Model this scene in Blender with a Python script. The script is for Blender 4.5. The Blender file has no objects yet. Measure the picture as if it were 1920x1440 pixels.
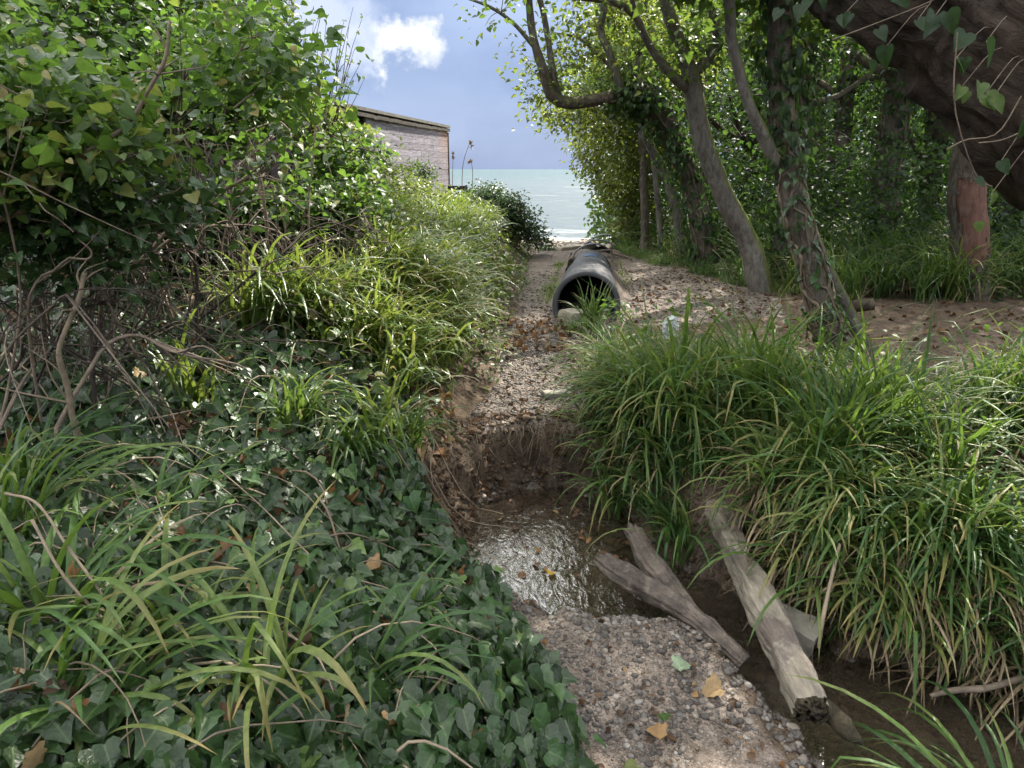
import bpy, math
import numpy as np

# ------------------------------------------------------------------ scene, camera, light
S = bpy.context.scene
C = S.collection
PITCH = math.radians(16.8)
FPX = 1335.0
EYE = np.array([0.0, 0.0, 1.6])
cam_data = bpy.data.cameras.new("camera")
cam_data.sensor_width = 36.0
cam_data.lens = 36.0 * FPX / 1920.0
cam_data.clip_start = 0.05
cam_data.clip_end = 20000.0
cam = bpy.data.objects.new("camera", cam_data)
C.objects.link(cam)
cam.location = EYE
cam.rotation_euler = (math.radians(90) - PITCH, 0, 0)
S.camera = cam

SUN_EL, SUN_AZ = math.radians(46), math.radians(30)      # azimuth clockwise from +Y
sun_dir = np.array([math.sin(SUN_AZ) * math.cos(SUN_EL), math.cos(SUN_AZ) * math.cos(SUN_EL), math.sin(SUN_EL)])
sl = bpy.data.lights.new("sun", 'SUN')
sl.energy = 3.3
sl.angle = math.radians(0.9)
sl.color = (1.0, 0.93, 0.82)
sun = bpy.data.objects.new("sun", sl)
C.objects.link(sun)
sun.rotation_euler = (math.pi / 2 - SUN_EL, 0, math.pi - SUN_AZ)

S.view_settings.view_transform = 'Standard'
S.view_settings.look = 'None'
S.view_settings.exposure = 2.05
S.view_settings.gamma = 1.0
S.render.engine = 'CYCLES'
S.cycles.max_bounces = 7
S.cycles.diffuse_bounces = 4
S.cycles.glossy_bounces = 3
S.cycles.transmission_bounces = 5
S.cycles.transparent_max_bounces = 8
S.cycles.caustics_reflective = False
S.cycles.caustics_refractive = False
S.cycles.sample_clamp_indirect = 5.0
try:
    S.cycles.use_denoising = True
    S.cycles.denoiser = 'OPENIMAGEDENOISE'
    S.cycles.denoising_input_passes = 'RGB_ALBEDO_NORMAL'
    S.cycles.denoising_prefilter = 'NONE'
except Exception:
    pass


def P(u, v, Y):
    """world point at forward distance Y seen at photo pixel (u, v)"""
    y = (720.0 - v) / FPX
    x = (u - 960.0) / FPX
    k = Y / (math.cos(PITCH) + math.sin(PITCH) * y)
    return np.array([x * k, Y, EYE[2] + k * (-math.sin(PITCH) + math.cos(PITCH) * y)])


# ------------------------------------------------------------------ node helper
def node(nt, typ, inputs=None, **props):
    n = nt.nodes.new(typ)
    for k, v in props.items():
        setattr(n, k, v)
    for k, v in (inputs or {}).items():
        s = n.inputs[k]
        if isinstance(v, bpy.types.NodeSocket):
            nt.links.new(v, s)
        else:
            s.default_value = v
    return n


def rgba(c):
    return (c[0], c[1], c[2], 1.0)


def ramp(nt, fac, stops, interp='LINEAR'):
    n = node(nt, 'ShaderNodeValToRGB', {'Fac': fac})
    r = n.color_ramp
    r.interpolation = interp
    while len(r.elements) < len(stops):
        r.elements.new(0.5)
    for e, (p, c) in zip(r.elements, stops):
        e.position = p
        e.color = rgba(c) if not isinstance(c, (int, float)) else (c, c, c, 1)
    return n.outputs['Color']


def new_mat(name):
    m = bpy.data.materials.new(name)
    m.use_nodes = True
    nt = m.node_tree
    nt.nodes.clear()
    out = nt.nodes.new('ShaderNodeOutputMaterial')
    return m, nt, out


def noise(nt, vec, scale, detail=4.0, rough=0.55):
    return node(nt, 'ShaderNodeTexNoise', {'Vector': vec, 'Scale': scale, 'Detail': detail, 'Roughness': rough}).outputs['Fac']


def mixc(nt, fac, a, b, mode='MIX'):
    n = node(nt, 'ShaderNodeMix', data_type='RGBA', blend_type=mode)
    for i, v in ((0, fac), (6, a), (7, b)):
        if isinstance(v, bpy.types.NodeSocket):
            nt.links.new(v, n.inputs[i])
        else:
            n.inputs[i].default_value = v if i == 0 else rgba(v)
    return n.outputs[2]


def math_(nt, op, a, b=0.0, clamp=False):
    n = node(nt, 'ShaderNodeMath', operation=op)
    n.use_clamp = clamp
    for i, v in ((0, a), (1, b)):
        if isinstance(v, bpy.types.NodeSocket):
            nt.links.new(v, n.inputs[i])
        else:
            n.inputs[i].default_value = v
    return n.outputs[0]


def maprange(nt, v, a, b, c=0.0, d=1.0):
    n = node(nt, 'ShaderNodeMapRange', {'Value': v, 'From Min': a, 'From Max': b, 'To Min': c, 'To Max': d})
    n.interpolation_type = 'SMOOTHSTEP'
    return n.outputs['Result']


# ------------------------------------------------------------------ sky
W = bpy.data.worlds.new("World")
S.world = W
W.use_nodes = True
wt = W.node_tree
wt.nodes.clear()
wo = wt.nodes.new('ShaderNodeOutputWorld')
dirv = wt.nodes.new('ShaderNodeTexCoord').outputs['Generated']
sky = node(wt, 'ShaderNodeTexSky', sky_type='NISHITA', sun_disc=False, sun_elevation=SUN_EL, sun_rotation=SUN_AZ,
           air_density=1.0, dust_density=1.2, ozone_density=1.5)
sep = node(wt, 'ShaderNodeSeparateXYZ', {'Vector': dirv})
el = sep.outputs['Z']
# slate blue rain cloud low over the sea, broken bright cloud added above the view as fill light
storm_n = noise(wt, node(wt, 'ShaderNodeMapping', {'Vector': dirv, 'Scale': (1.0, 1.0, 2.2)}).outputs[0], 3.2, 5.0, 0.5)
storm = ramp(wt, storm_n, [(0.30, (0.68, 0.96, 1.64)), (0.5, (0.86, 1.15, 1.86)), (0.72, (1.16, 1.48, 2.16))])
base = mixc(wt, maprange(wt, el, 0.16, 0.55, 0.90, 0.25), mixc(wt, 1.0, sky.outputs['Color'], (0.36, 0.36, 0.38), 'MULTIPLY'), storm)
cn = noise(wt, node(wt, 'ShaderNodeMapping', {'Vector': dirv, 'Scale': (1.0, 1.0, 1.6)}).outputs[0], 2.6, 7.0, 0.55)
hi = math_(wt, 'MULTIPLY', maprange(wt, cn, 0.44, 0.60), maprange(wt, el, 0.24, 0.50))
col = mixc(wt, hi, base, (17.0, 17.0, 16.6))


def puff(col, u, v, r, strength, colr):
    d = P(u, v, 10.0) - EYE
    d = d / np.linalg.norm(d)
    wob = node(wt, 'ShaderNodeTexNoise', {'Vector': dirv, 'Scale': 17.0, 'Detail': 6.0, 'Roughness': 0.6})
    off = node(wt, 'ShaderNodeVectorMath', {0: wob.outputs['Color'], 1: (0.5, 0.5, 0.5)}, operation='SUBTRACT')
    off2 = node(wt, 'ShaderNodeVectorMath', {0: off.outputs[0], 'Scale': 0.13}, operation='SCALE')
    p = node(wt, 'ShaderNodeVectorMath', {0: dirv, 1: off2.outputs[0]}, operation='ADD')
    q = node(wt, 'ShaderNodeVectorMath', {0: p.outputs[0], 1: tuple(d)}, operation='SUBTRACT')
    q2 = node(wt, 'ShaderNodeVectorMath', {0: q.outputs[0], 1: (1.0, 1.0, 1.75)}, operation='MULTIPLY')
    ln = node(wt, 'ShaderNodeVectorMath', {0: q2.outputs[0]}, operation='LENGTH').outputs['Value']
    f = math_(wt, 'MULTIPLY', maprange(wt, ln, r, r * 0.35), strength)
    return mixc(wt, f, col, colr)


for a in ((760, 90, 0.060, 0.92, (2.9, 2.96, 3.0)), (700, 100, 0.05, 0.35, (2.7, 2.85, 3.2)), (590, 40, 0.10, 0.55, (2.6, 2.8, 3.2)),
          (640, 105, 0.05, 0.35, (2.4, 2.6, 3.1)), (800, 200, 0.14, 0.14, (2.2, 2.5, 3.15)), (900, 30, 0.12, 0.16, (2.1, 2.4, 3.15))):
    col = puff(col, *a)
bg = node(wt, 'ShaderNodeBackground', {'Color': col, 'Strength': 0.1})
wt.links.new(bg.outputs[0], wo.inputs['Surface'])

# ------------------------------------------------------------------ numeric helpers
rng = np.random.default_rng(7)


def U(a, b, n=None):
    return rng.uniform(a, b, n)


def sm(a, b, t):
    t = np.clip((t - a) / (b - a), 0, 1)
    return t * t * (3 - 2 * t)


def _hash(ix, iy, iz):
    h = (ix * 374761393 + iy * 668265263 + iz * 2147483647 + 1013) & 0xFFFFFFFF
    h = ((h ^ (h >> 13)) * 1274126177) & 0xFFFFFFFF
    return ((h ^ (h >> 16)) & 0xFFFF) / 65535.0


def vnoise(x, y, z=0.0):
    x, y, z = np.broadcast_arrays(np.asarray(x, float), np.asarray(y, float), np.asarray(z, float))
    ix, iy, iz = (np.floor(t).astype(np.int64) for t in (x, y, z))
    fx, fy, fz = x - ix, y - iy, z - iz
    fx, fy, fz = (t * t * (3 - 2 * t) for t in (fx, fy, fz))
    r = 0
    for a in (0, 1):
        for b in (0, 1):
            for c in (0, 1):
                w = (fx if a else 1 - fx) * (fy if b else 1 - fy) * (fz if c else 1 - fz)
                r = r + w * _hash(ix + a, iy + b, iz + c)
    return r


def fbm(x, y, z=0.0, o=3):
    r, a, s = 0, 0.5, 1.0
    for k in range(o):
        r = r + a * vnoise(x * s + 17.3 * k, y * s - 9.1 * k, np.asarray(z) * s)
        a *= 0.5
        s *= 2.03
    return r / (1 - 0.5 ** o)


def nrm(v):
    return v / np.maximum(np.linalg.norm(v, axis=-1, keepdims=True), 1e-9)


# ------------------------------------------------------------------ mesh assembly
class MB:
    """collects geometry and links it as one mesh object"""

    def __init__(s):
        s.v, s.f, s.t, s.a, s.c, s.n = [], [], [], [], [], 0

    def add(s, v, f, tint=0.5, along=0.0, across=1.0):
        v = np.asarray(v, float).reshape(-1, 3)
        f = np.asarray(f, np.int64)
        s.v.append(v)
        s.f.append(f + s.n)
        s.t.append(np.broadcast_to(np.asarray(tint, float), (len(v),)))
        s.a.append(np.broadcast_to(np.asarray(along, float), (len(v),)))
        s.c.append(np.broadcast_to(np.asarray(across, float), (len(v),)))
        s.n += len(v)
        return s

    def build(s, name, mat, parent=None, smooth=True):
        v = np.concatenate(s.v) if s.v else np.zeros((0, 3))
        if parent is not None:
            root = parent
            off = np.zeros(3)
            while root is not None:
                off += np.array(root.location)
                root = root.parent
            v = v - off
        me = bpy.data.meshes.new(name)
        me.vertices.add(len(v))
        me.vertices.foreach_set('co', v.astype(np.float32).ravel())
        loops = np.concatenate([f.ravel() for f in s.f]) if s.f else np.zeros(0, int)
        tot = np.concatenate([np.full(len(f), f.shape[1]) for f in s.f]) if s.f else np.zeros(0, int)
        start = np.concatenate([[0], np.cumsum(tot)[:-1]]) if len(tot) else tot
        me.loops.add(len(loops))
        me.loops.foreach_set('vertex_index', loops.astype(np.int32))
        me.polygons.add(len(tot))
        me.polygons.foreach_set('loop_start', start.astype(np.int32))
        me.polygons.foreach_set('loop_total', tot.astype(np.int32))
        me.polygons.foreach_set('use_smooth', np.full(len(tot), smooth))
        for nm, arr in (('tint', s.t), ('along', s.a), ('across', s.c)):
            at = me.attributes.new(nm, 'FLOAT', 'POINT')
            at.data.foreach_set('value', np.concatenate(arr).astype(np.float32) if arr else np.zeros(0, np.float32))
        me.update(calc_edges=True)
        me.materials.append(mat)
        o = bpy.data.objects.new(name, me)
        C.objects.link(o)
        if parent is not None:
            o.parent = parent
            if name in ('branchwork', 'stem_tangle', 'dark_stem_tangle', 'dead_stem_tangle', 'side_twig', 'foliage', 'dead_foliage', 'ivy', 'crown', 'vine'):
                o['kind'] = 'stuff'
        return o


def tag(o, label=None, cat=None, group=None, kind=None):
    if label:
        o['label'] = label
    if cat:
        o['category'] = cat
    if group:
        o['group'] = group
    if kind:
        o['kind'] = kind
    return o


def thing(name, label, cat, loc, group=None):
    o = bpy.data.objects.new(name, None)
    C.objects.link(o)
    o.location = tuple(float(t) for t in loc)
    o.empty_display_size = 0.1
    return tag(o, label, cat, group)


def spline(pts, n):
    """Catmull-Rom through pts (k,d), n samples"""
    p = np.asarray(pts, float)
    if len(p) == 2:
        t = np.linspace(0, 1, n)[:, None]
        return p[0] * (1 - t) + p[1] * t
    q = np.vstack([2 * p[0] - p[1], p, 2 * p[-1] - p[-2]])
    t = np.linspace(0, len(p) - 1 - 1e-6, n)
    i = t.astype(int)
    f = (t - i)[:, None]
    a, b, c, d = q[i], q[i + 1], q[i + 2], q[i + 3]
    return 0.5 * (2 * b + (c - a) * f + (2 * a - 5 * b + 4 * c - d) * f ** 2 + (3 * b - a - 3 * c + d) * f ** 3)


def tube(mb, pts, rad, sides=6, tint=0.5, rough=0.0, rs=6.0, cap=True, flat=1.0):
    """tube along pts (n,3) with radii rad"""
    p = np.asarray(pts, float)
    n = len(p)
    r = np.broadcast_to(np.asarray(rad, float), (n,))
    tg = nrm(np.gradient(p, axis=0))
    ref = np.array([0.0, 0, 1]) if abs(tg[:, 2]).mean() < 0.8 else np.array([0.0, 1, 0])
    u = nrm(np.cross(tg, ref))
    w = np.cross(tg, u)
    a = np.linspace(0, 2 * math.pi, sides, endpoint=False)
    ring = (np.cos(a)[None, :, None] * u[:, None, :] + flat * np.sin(a)[None, :, None] * w[:, None, :])
    rr = r[:, None] * np.ones((1, sides))
    if rough:
        q = p[:, None, :] + ring * r[:, None, None]
        rr = rr * (1 + rough * 2 * (fbm(q[..., 0] * rs, q[..., 1] * rs, q[..., 2] * rs, 3) - 0.5))
    v = p[:, None, :] + ring * rr[:, :, None]
    i = np.arange(n - 1)[:, None] * sides
    j = np.arange(sides)[None, :]
    k = (j + 1) % sides
    f = np.stack([i + j, i + k, i + sides + k, i + sides + j], -1).reshape(-1, 4)
    al = np.repeat(np.linspace(0, 1, n), sides)
    vv = v.reshape(-1, 3)
    if cap:
        vv = np.vstack([vv, p[0], p[-1]])
        al = np.concatenate([al, [0, 1]])
        c0, c1 = n * sides, n * sides + 1
        jj = np.arange(sides)
        t0 = np.stack([np.full(sides, c0), (jj + 1) % sides, jj], -1)
        b = (n - 1) * sides
        t1 = np.stack([np.full(sides, c1), b + jj, b + (jj + 1) % sides], -1)
        mb.add(vv, f, tint, al)
        base = mb.n - len(vv)
        mb.f.append(np.vstack([t0, t1]) + base)
    else:
        mb.add(vv, f, tint, al)
    return mb


def boxm(mb, c, sx, sy, sz, ax=None, tint=0.5, jit=0.0):
    """box centred at c with half sizes along axes ax (3 rows)"""
    ax = np.eye(3) if ax is None else np.asarray(ax)
    s = np.array([[i, j, k] for i in (-1, 1) for j in (-1, 1) for k in (-1, 1)], float)
    v = np.asarray(c) + (s * np.array([sx, sy, sz])) @ ax
    if jit:
        v = v + rng.normal(0, jit, v.shape)
    f = [(0, 1, 3, 2), (4, 6, 7, 5), (0, 4, 5, 1), (2, 3, 7, 6), (0, 2, 6, 4), (1, 5, 7, 3)]
    return mb.add(v, f, tint)


# ---- leaves
def leaf_template(kind):
    if kind == 'ivy':
        o = [(0.10, -0.06), (0.30, -0.12), (0.47, 0.06), (0.50, 0.18), (0.36, 0.32), (0.37, 0.50), (0.24, 0.64), (0.10, 0.86), (0.0, 1.0)]
    elif kind == 'maple':
        o = [(0.05, -0.02), (0.28, -0.10), (0.34, 0.06), (0.55, 0.14), (0.60, 0.32), (0.45, 0.42), (0.48, 0.62), (0.31, 0.68), (0.20, 0.86), (0.0, 1.0)]
    elif kind == 'heart':
        o = [(0.16, -0.08), (0.40, 0.06), (0.46, 0.28), (0.36, 0.56), (0.16, 0.82), (0.0, 1.0)]
    elif kind == 'oval':
        o = [(0.22, 0.14), (0.34, 0.42), (0.22, 0.76), (0.0, 1.0)]
    else:                                       # tiny leaf
        o = [(0.30, 0.45), (0.0, 1.0)]
    right = [np.array(p) for p in o]
    left = [np.array((-p[0], p[1])) for p in o[:-1]][::-1]
    base = np.array((0.0, 0.04 if kind in ('ivy', 'maple', 'heart') else 0.0))
    mid = np.array((0.0, 0.48))
    ring = [base] + right + left
    xy = np.array(ring + [mid])
    z = 0.42 * np.abs(xy[:, 0]) - 0.30 * xy[:, 1] ** 2
    v = np.column_stack([xy, z])
    m = len(ring)
    if kind == 'tiny':
        return v[:4], np.array([(0, 1, 2), (0, 2, 3)])
    f = np.array([(m, i, (i + 1) % m) for i in range(m)])
    return v, f


TPL = {k: leaf_template(k) for k in ('ivy', 'maple', 'heart', 'oval', 'tiny')}


def leaves(mb, kind, pos, nor, ax, size, tint, curl=(0.3, 1.7)):
    """put leaves of a kind at pos with face normal nor and axis ax"""
    tv, tf = TPL[kind]
    n = len(pos)
    if n == 0:
        return
    nor = nrm(np.asarray(nor, float))
    ax = np.asarray(ax, float)
    ax = nrm(ax - nor * (ax * nor).sum(-1, keepdims=True) + 1e-6)
    sd = np.cross(ax, nor)
    size = np.broadcast_to(np.asarray(size, float), (n,))
    curl = U(curl[0], curl[1], n)
    asp = U(0.85, 1.15, n)
    loc = np.broadcast_to(tv, (n,) + tv.shape).copy()
    loc[..., 2] *= curl[:, None]
    loc[..., 0] *= asp[:, None]
    v = pos[:, None, :] + size[:, None, None] * (loc[..., 0:1] * sd[:, None] + loc[..., 1:2] * ax[:, None] + loc[..., 2:3] * nor[:, None])
    f = (tf[None] + (np.arange(n) * len(tv))[:, None, None]).reshape(-1, tf.shape[1])
    tt = np.repeat(np.broadcast_to(np.asarray(tint, float), (n,)), len(tv))
    aa = np.tile(tv[:, 1], n)
    mb.add(v.reshape(-1, 3), f, tt, aa, np.tile(np.abs(tv[:, 0]), n))


def rand_dir(n):
    return nrm(rng.normal(size=(n, 3)))


def blades(mb, root, az, length, tilt, droop, width, tint, seg=8, kink=0.25, fold=0.35, lo=None):
    """arching strap leaves, one row of arguments per blade"""
    n = len(root)
    az = np.broadcast_to(az, (n,)).copy()
    length, tilt, droop, width, tint = (np.broadcast_to(np.asarray(t, float), (n,)) for t in (length, tilt, droop, width, tint))
    t = np.linspace(0, 1, seg + 1)
    phi = tilt[:, None] + droop[:, None] * t[None, :] ** 1.6
    k = (U(0, 1, n) < kink)
    kt = U(0.35, 0.85, n)
    phi = phi + np.where(k, U(0.5, 1.5, n), 0)[:, None] * (t[None, :] > kt[:, None])
    phi = np.minimum(phi, 2.75)
    azt = az[:, None] + (U(-0.5, 0.5, n)[:, None] * t[None, :])
    d = np.stack([np.sin(phi) * np.cos(azt), np.sin(phi) * np.sin(azt), np.cos(phi)], -1)
    step = length[:, None, None] / seg
    p = np.concatenate([np.zeros((n, 1, 3)), np.cumsum(d[:, :-1] * step, 1)], 1) + root[:, None, :]
    side = np.stack([-np.sin(azt), np.cos(azt), np.zeros_like(azt)], -1)
    roll = U(-0.7, 0.7, n)[:, None, None] * t[None, :, None]
    up = np.cross(side, d)
    side2 = side * np.cos(roll) + up * np.sin(roll)
    up2 = np.cross(side2, d)
    prof = np.minimum(1.0, 0.55 + 2.2 * t) * np.clip(1 - t ** 3.2, 0, 1) ** 0.7
    w = 0.5 * width[:, None, None] * prof[None, :, None]
    l = p - side2 * w + up2 * w * fold
    r = p + side2 * w + up2 * w * fold
    v = np.stack([l, p, r], 2)                                   # n, seg+1, 3, 3
    R = seg + 1
    b = (np.arange(n) * R * 3)[:, None, None] + (np.arange(seg) * 3)[None, :, None]
    q1 = b + np.array([0, 1, 4, 3])
    q2 = b + np.array([1, 2, 5, 4])
    f = np.concatenate([q1.reshape(-1, 4), q2.reshape(-1, 4)])
    mb.add(v.reshape(-1, 3), f, np.repeat(tint, R * 3), np.tile(np.repeat(t, 3), n), np.tile(np.array([.5, 0, .5]), n * R))
# ------------------------------------------------------------------ materials
def leaf_mat(name, stops, trans=(0.20, 0.34, 0.04), tfac=0.38, rough=0.36, spec=0.5, nscale=1.3, tip=None, vein=0.0):
    m, nt, out = new_mat(name)
    tint = node(nt, 'ShaderNodeAttribute', attribute_name='tint').outputs['Fac']
    al = node(nt, 'ShaderNodeAttribute', attribute_name='along').outputs['Fac']
    geo = node(nt, 'ShaderNodeNewGeometry')
    nz = noise(nt, geo.outputs['Position'], nscale, 3.0)
    fac = math_(nt, 'ADD', tint, math_(nt, 'MULTIPLY', math_(nt, 'SUBTRACT', nz, 0.5), 0.5), True)
    c = ramp(nt, fac, stops)
    mott = noise(nt, geo.outputs['Position'], 55.0, 3.0)
    c = mixc(nt, 1.0, c, ramp(nt, mott, [(0.3, 0.72), (0.7, 1.2)]), 'MULTIPLY')
    if vein:                                       # paler midrib and side veins
        ac = node(nt, 'ShaderNodeAttribute', attribute_name='across').outputs['Fac']
        rib = maprange(nt, ac, 0.05, 0.008)
        sd = math_(nt, 'SINE', math_(nt, 'MULTIPLY', math_(nt, 'SUBTRACT', al, math_(nt, 'MULTIPLY', ac, 0.9)), 34.0))
        rib = math_(nt, 'MAXIMUM', rib, math_(nt, 'MULTIPLY', maprange(nt, sd, 0.9, 1.0), 0.25))
        c = mixc(nt, math_(nt, 'MULTIPLY', rib, vein), c, (0.11, 0.17, 0.06))
    if tip:
        f = math_(nt, 'MULTIPLY', maprange(nt, al, 0.62, 1.0), maprange(nt, tint, 0.62, 1.0))
        c = mixc(nt, f, c, tip)
    bs = node(nt, 'ShaderNodeBump', {'Height': noise(nt, geo.outputs['Position'], 90.0, 2.0), 'Strength': 0.25, 'Distance': 0.01})
    p = node(nt, 'ShaderNodeBsdfPrincipled', {'Base Color': c, 'Roughness': rough, 'Specular IOR Level': spec, 'Normal': bs.outputs[0]})
    tc = mixc(nt, 0.55, c, trans)
    t = node(nt, 'ShaderNodeBsdfTranslucent', {'Color': tc})
    mx = node(nt, 'ShaderNodeMixShader', {0: tfac, 1: p.outputs[0], 2: t.outputs[0]})
    nt.links.new(mx.outputs[0], out.inputs['Surface'])
    return m


def simple_mat(name, col, rough=0.85, scale=12.0, var=0.5, bump=0.4, bscale=30.0, stretch=(1, 1, 1), spec=0.3, bdist=0.02, extra=None, coords='Object'):
    m, nt, out = new_mat(name)
    tc = node(nt, 'ShaderNodeTexCoord')
    vec = node(nt, 'ShaderNodeMapping', {'Vector': tc.outputs[coords], 'Scale': stretch}).outputs[0]
    n1 = noise(nt, vec, scale, 6.0, 0.6)
    c = mixc(nt, 1.0, col, ramp(nt, n1, [(0.28, 1 - var), (0.72, 1 + var * 0.9)]), 'MULTIPLY')
    if extra:
        for (ecol, esc, lo, hi, amt) in extra:
            n2 = noise(nt, tc.outputs[coords], esc, 5.0, 0.6)
            c = mixc(nt, math_(nt, 'MULTIPLY', maprange(nt, n2, lo, hi), amt), c, ecol)
    tint = node(nt, 'ShaderNodeAttribute', attribute_name='tint').outputs['Fac']
    c = mixc(nt, 1.0, c, ramp(nt, tint, [(0.0, 0.6), (0.5, 1.0), (1.0, 1.5)]), 'MULTIPLY')
    b = node(nt, 'ShaderNodeBump', {'Height': noise(nt, vec, bscale, 6.0, 0.65), 'Strength': bump, 'Distance': bdist})
    p = node(nt, 'ShaderNodeBsdfPrincipled', {'Base Color': c, 'Roughness': rough, 'Specular IOR Level': spec, 'Normal': b.outputs[0]})
    nt.links.new(p.outputs[0], out.inputs['Surface'])
    return m


def bark_mat(name, col, col2, moss=0.0, ridge=7.0, bump=0.8, lichen=0.25, wrap=False):
    m, nt, out = new_mat(name)
    tc = node(nt, 'ShaderNodeTexCoord').outputs['Object']
    geo = node(nt, 'ShaderNodeNewGeometry')
    v1 = node(nt, 'ShaderNodeMapping', {'Vector': tc, 'Scale': (ridge, ridge, ridge * 0.28)}).outputs[0]
    if wrap:                                       # grain that follows the limb
        v1 = node(nt, 'ShaderNodeCombineXYZ', {'X': math_(nt, 'MULTIPLY', node(nt, 'ShaderNodeAttribute', attribute_name='tint').outputs['Fac'], 16.0), 'Y': math_(nt, 'MULTIPLY', node(nt, 'ShaderNodeAttribute', attribute_name='along').outputs['Fac'], 9.0)}).outputs[0]
    vor = node(nt, 'ShaderNodeTexNoise', {'Vector': v1, 'Scale': 3.0, 'Detail': 8.0, 'Roughness': 0.68, 'Distortion': 0.8}).outputs['Fac']
    c = ramp(nt, vor, [(0.3, col2), (0.62, col)])
    ln = noise(nt, tc, 6.5, 6.0, 0.7)
    c = mixc(nt, math_(nt, 'MULTIPLY', maprange(nt, ln, 0.52, 0.66), lichen), c, (0.30, 0.31, 0.27))
    if moss:
        sx = node(nt, 'ShaderNodeSeparateXYZ', {'Vector': geo.outputs['Normal']})
        side = math_(nt, 'ADD', math_(nt, 'MULTIPLY', sx.outputs['X'], 0.6), math_(nt, 'MULTIPLY', sx.outputs['Z'], 0.8))
        f = math_(nt, 'MULTIPLY', maprange(nt, math_(nt, 'ADD', side, math_(nt, 'MULTIPLY', ln, 0.9)), 0.65, 1.15), moss)
        c = mixc(nt, f, c, (0.085, 0.10, 0.018))
    b = node(nt, 'ShaderNodeBump', {'Height': vor, 'Strength': bump, 'Distance': 0.03})
    p = node(nt, 'ShaderNodeBsdfPrincipled', {'Base Color': c, 'Roughness': 0.9, 'Specular IOR Level': 0.2, 'Normal': b.outputs[0]})
    nt.links.new(p.outputs[0], out.inputs['Surface'])
    return m


G = {}
G['ivy'] = leaf_mat('ivy_leaf', [(0.0, (0.013, 0.030, 0.009)), (0.5, (0.028, 0.060, 0.017)), (0.8, (0.045, 0.10, 0.030)), (1.0, (0.10, 0.16, 0.04))],
                    trans=(0.10, 0.22, 0.03), tfac=0.22, rough=0.37, spec=0.5, vein=0.55)
G['shrub'] = leaf_mat('shrub_leaf', [(0.0, (0.024, 0.058, 0.016)), (0.5, (0.058, 0.112, 0.026)), (0.92, (0.105, 0.165, 0.038)), (1.0, (0.22, 0.18, 0.05))],
                      trans=(0.22, 0.40, 0.045), tfac=0.40, rough=0.45, spec=0.4, vein=0.4)
G['hedge'] = leaf_mat('hedge_leaf', [(0.0, (0.03, 0.06, 0.015)), (0.5, (0.075, 0.12, 0.028)), (1.0, (0.17, 0.19, 0.045))],
                      trans=(0.36, 0.44, 0.05), tfac=0.45, rough=0.42)
G['crown'] = leaf_mat('crown_leaf', [(0.0, (0.018, 0.042, 0.012)), (0.5, (0.045, 0.085, 0.020)), (0.85, (0.085, 0.135, 0.03)), (1.0, (0.13, 0.155, 0.036))],
                      trans=(0.22, 0.36, 0.045), tfac=0.42, rough=0.5, spec=0.35)
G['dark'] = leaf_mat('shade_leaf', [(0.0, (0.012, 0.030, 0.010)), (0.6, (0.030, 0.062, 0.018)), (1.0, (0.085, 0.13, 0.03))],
                     trans=(0.13, 0.26, 0.035), tfac=0.36, rough=0.5, spec=0.3)  # darker copy of the crown leaf, the wood's shade put into its colour
G['bramble'] = leaf_mat('bramble_leaf', [(0.0, (0.03, 0.045, 0.014)), (0.45, (0.06, 0.10, 0.022)), (0.85, (0.12, 0.16, 0.03)), (1.0, (0.14, 0.08, 0.035))],
                        trans=(0.26, 0.38, 0.04), tfac=0.4, rough=0.42)
G['sedge'] = leaf_mat('sedge_blade', [(0.0, (0.020, 0.050, 0.016)), (0.4, (0.040, 0.092, 0.025)), (0.75, (0.085, 0.15, 0.034)), (1.0, (0.16, 0.20, 0.06))],
                      trans=(0.26, 0.42, 0.05), tfac=0.34, rough=0.48, spec=0.35, tip=(0.22, 0.16, 0.06))
G['grass'] = leaf_mat('bank_blade', [(0.0, (0.04, 0.08, 0.018)), (0.45, (0.085, 0.15, 0.028)), (0.8, (0.15, 0.21, 0.045)), (1.0, (0.26, 0.24, 0.09))],
                      trans=(0.34, 0.44, 0.06), tfac=0.36, rough=0.33, spec=0.55, tip=(0.25, 0.19, 0.08))
G['straw'] = leaf_mat('straw', [(0.0, (0.09, 0.065, 0.035)), (0.5, (0.20, 0.15, 0.085)), (1.0, (0.34, 0.27, 0.17))],
                      trans=(0.3, 0.22, 0.1), tfac=0.2, rough=0.6)
G['litter'] = leaf_mat('dead_leaf', [(0.0, (0.045, 0.026, 0.014)), (0.5, (0.12, 0.065, 0.030)), (0.8, (0.22, 0.11, 0.04)), (1.0, (0.30, 0.22, 0.11))],
                       trans=(0.25, 0.13, 0.04), tfac=0.15, rough=0.6, spec=0.3)
G['twig'] = simple_mat('twig_bark', (0.15, 0.118, 0.088), 0.85, 14, 0.5, 0.4, 60)
G['darktwig'] = simple_mat('dark_twig_bark', (0.05, 0.038, 0.03), 0.85, 14, 0.5, 0.4, 60)
G['deadstem'] = simple_mat('dry_stem', (0.21, 0.165, 0.115), 0.75, 9, 0.45, 0.4, 60)
G['vine'] = simple_mat('vine_stem', (0.14, 0.11, 0.08), 0.85, 20, 0.5, 0.4, 80)
G['bark'] = bark_mat('grey_bark', (0.165, 0.150, 0.130), (0.050, 0.044, 0.038), moss=0.9)
G['bark2'] = bark_mat('brown_bark', (0.135, 0.112, 0.088), (0.036, 0.029, 0.023), moss=0.4, ridge=9, bump=1.0)
G['wrapbark'] = bark_mat('deeply_furrowed_bark', (0.080, 0.060, 0.047), (0.014, 0.011, 0.009), bump=1.0, lichen=0.10, wrap=True)
G['darkbark'] = bark_mat('rugged_bark', (0.085, 0.06, 0.045), (0.02, 0.015, 0.012), moss=0.15, ridge=5, bump=1.0, lichen=0.1)
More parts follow.
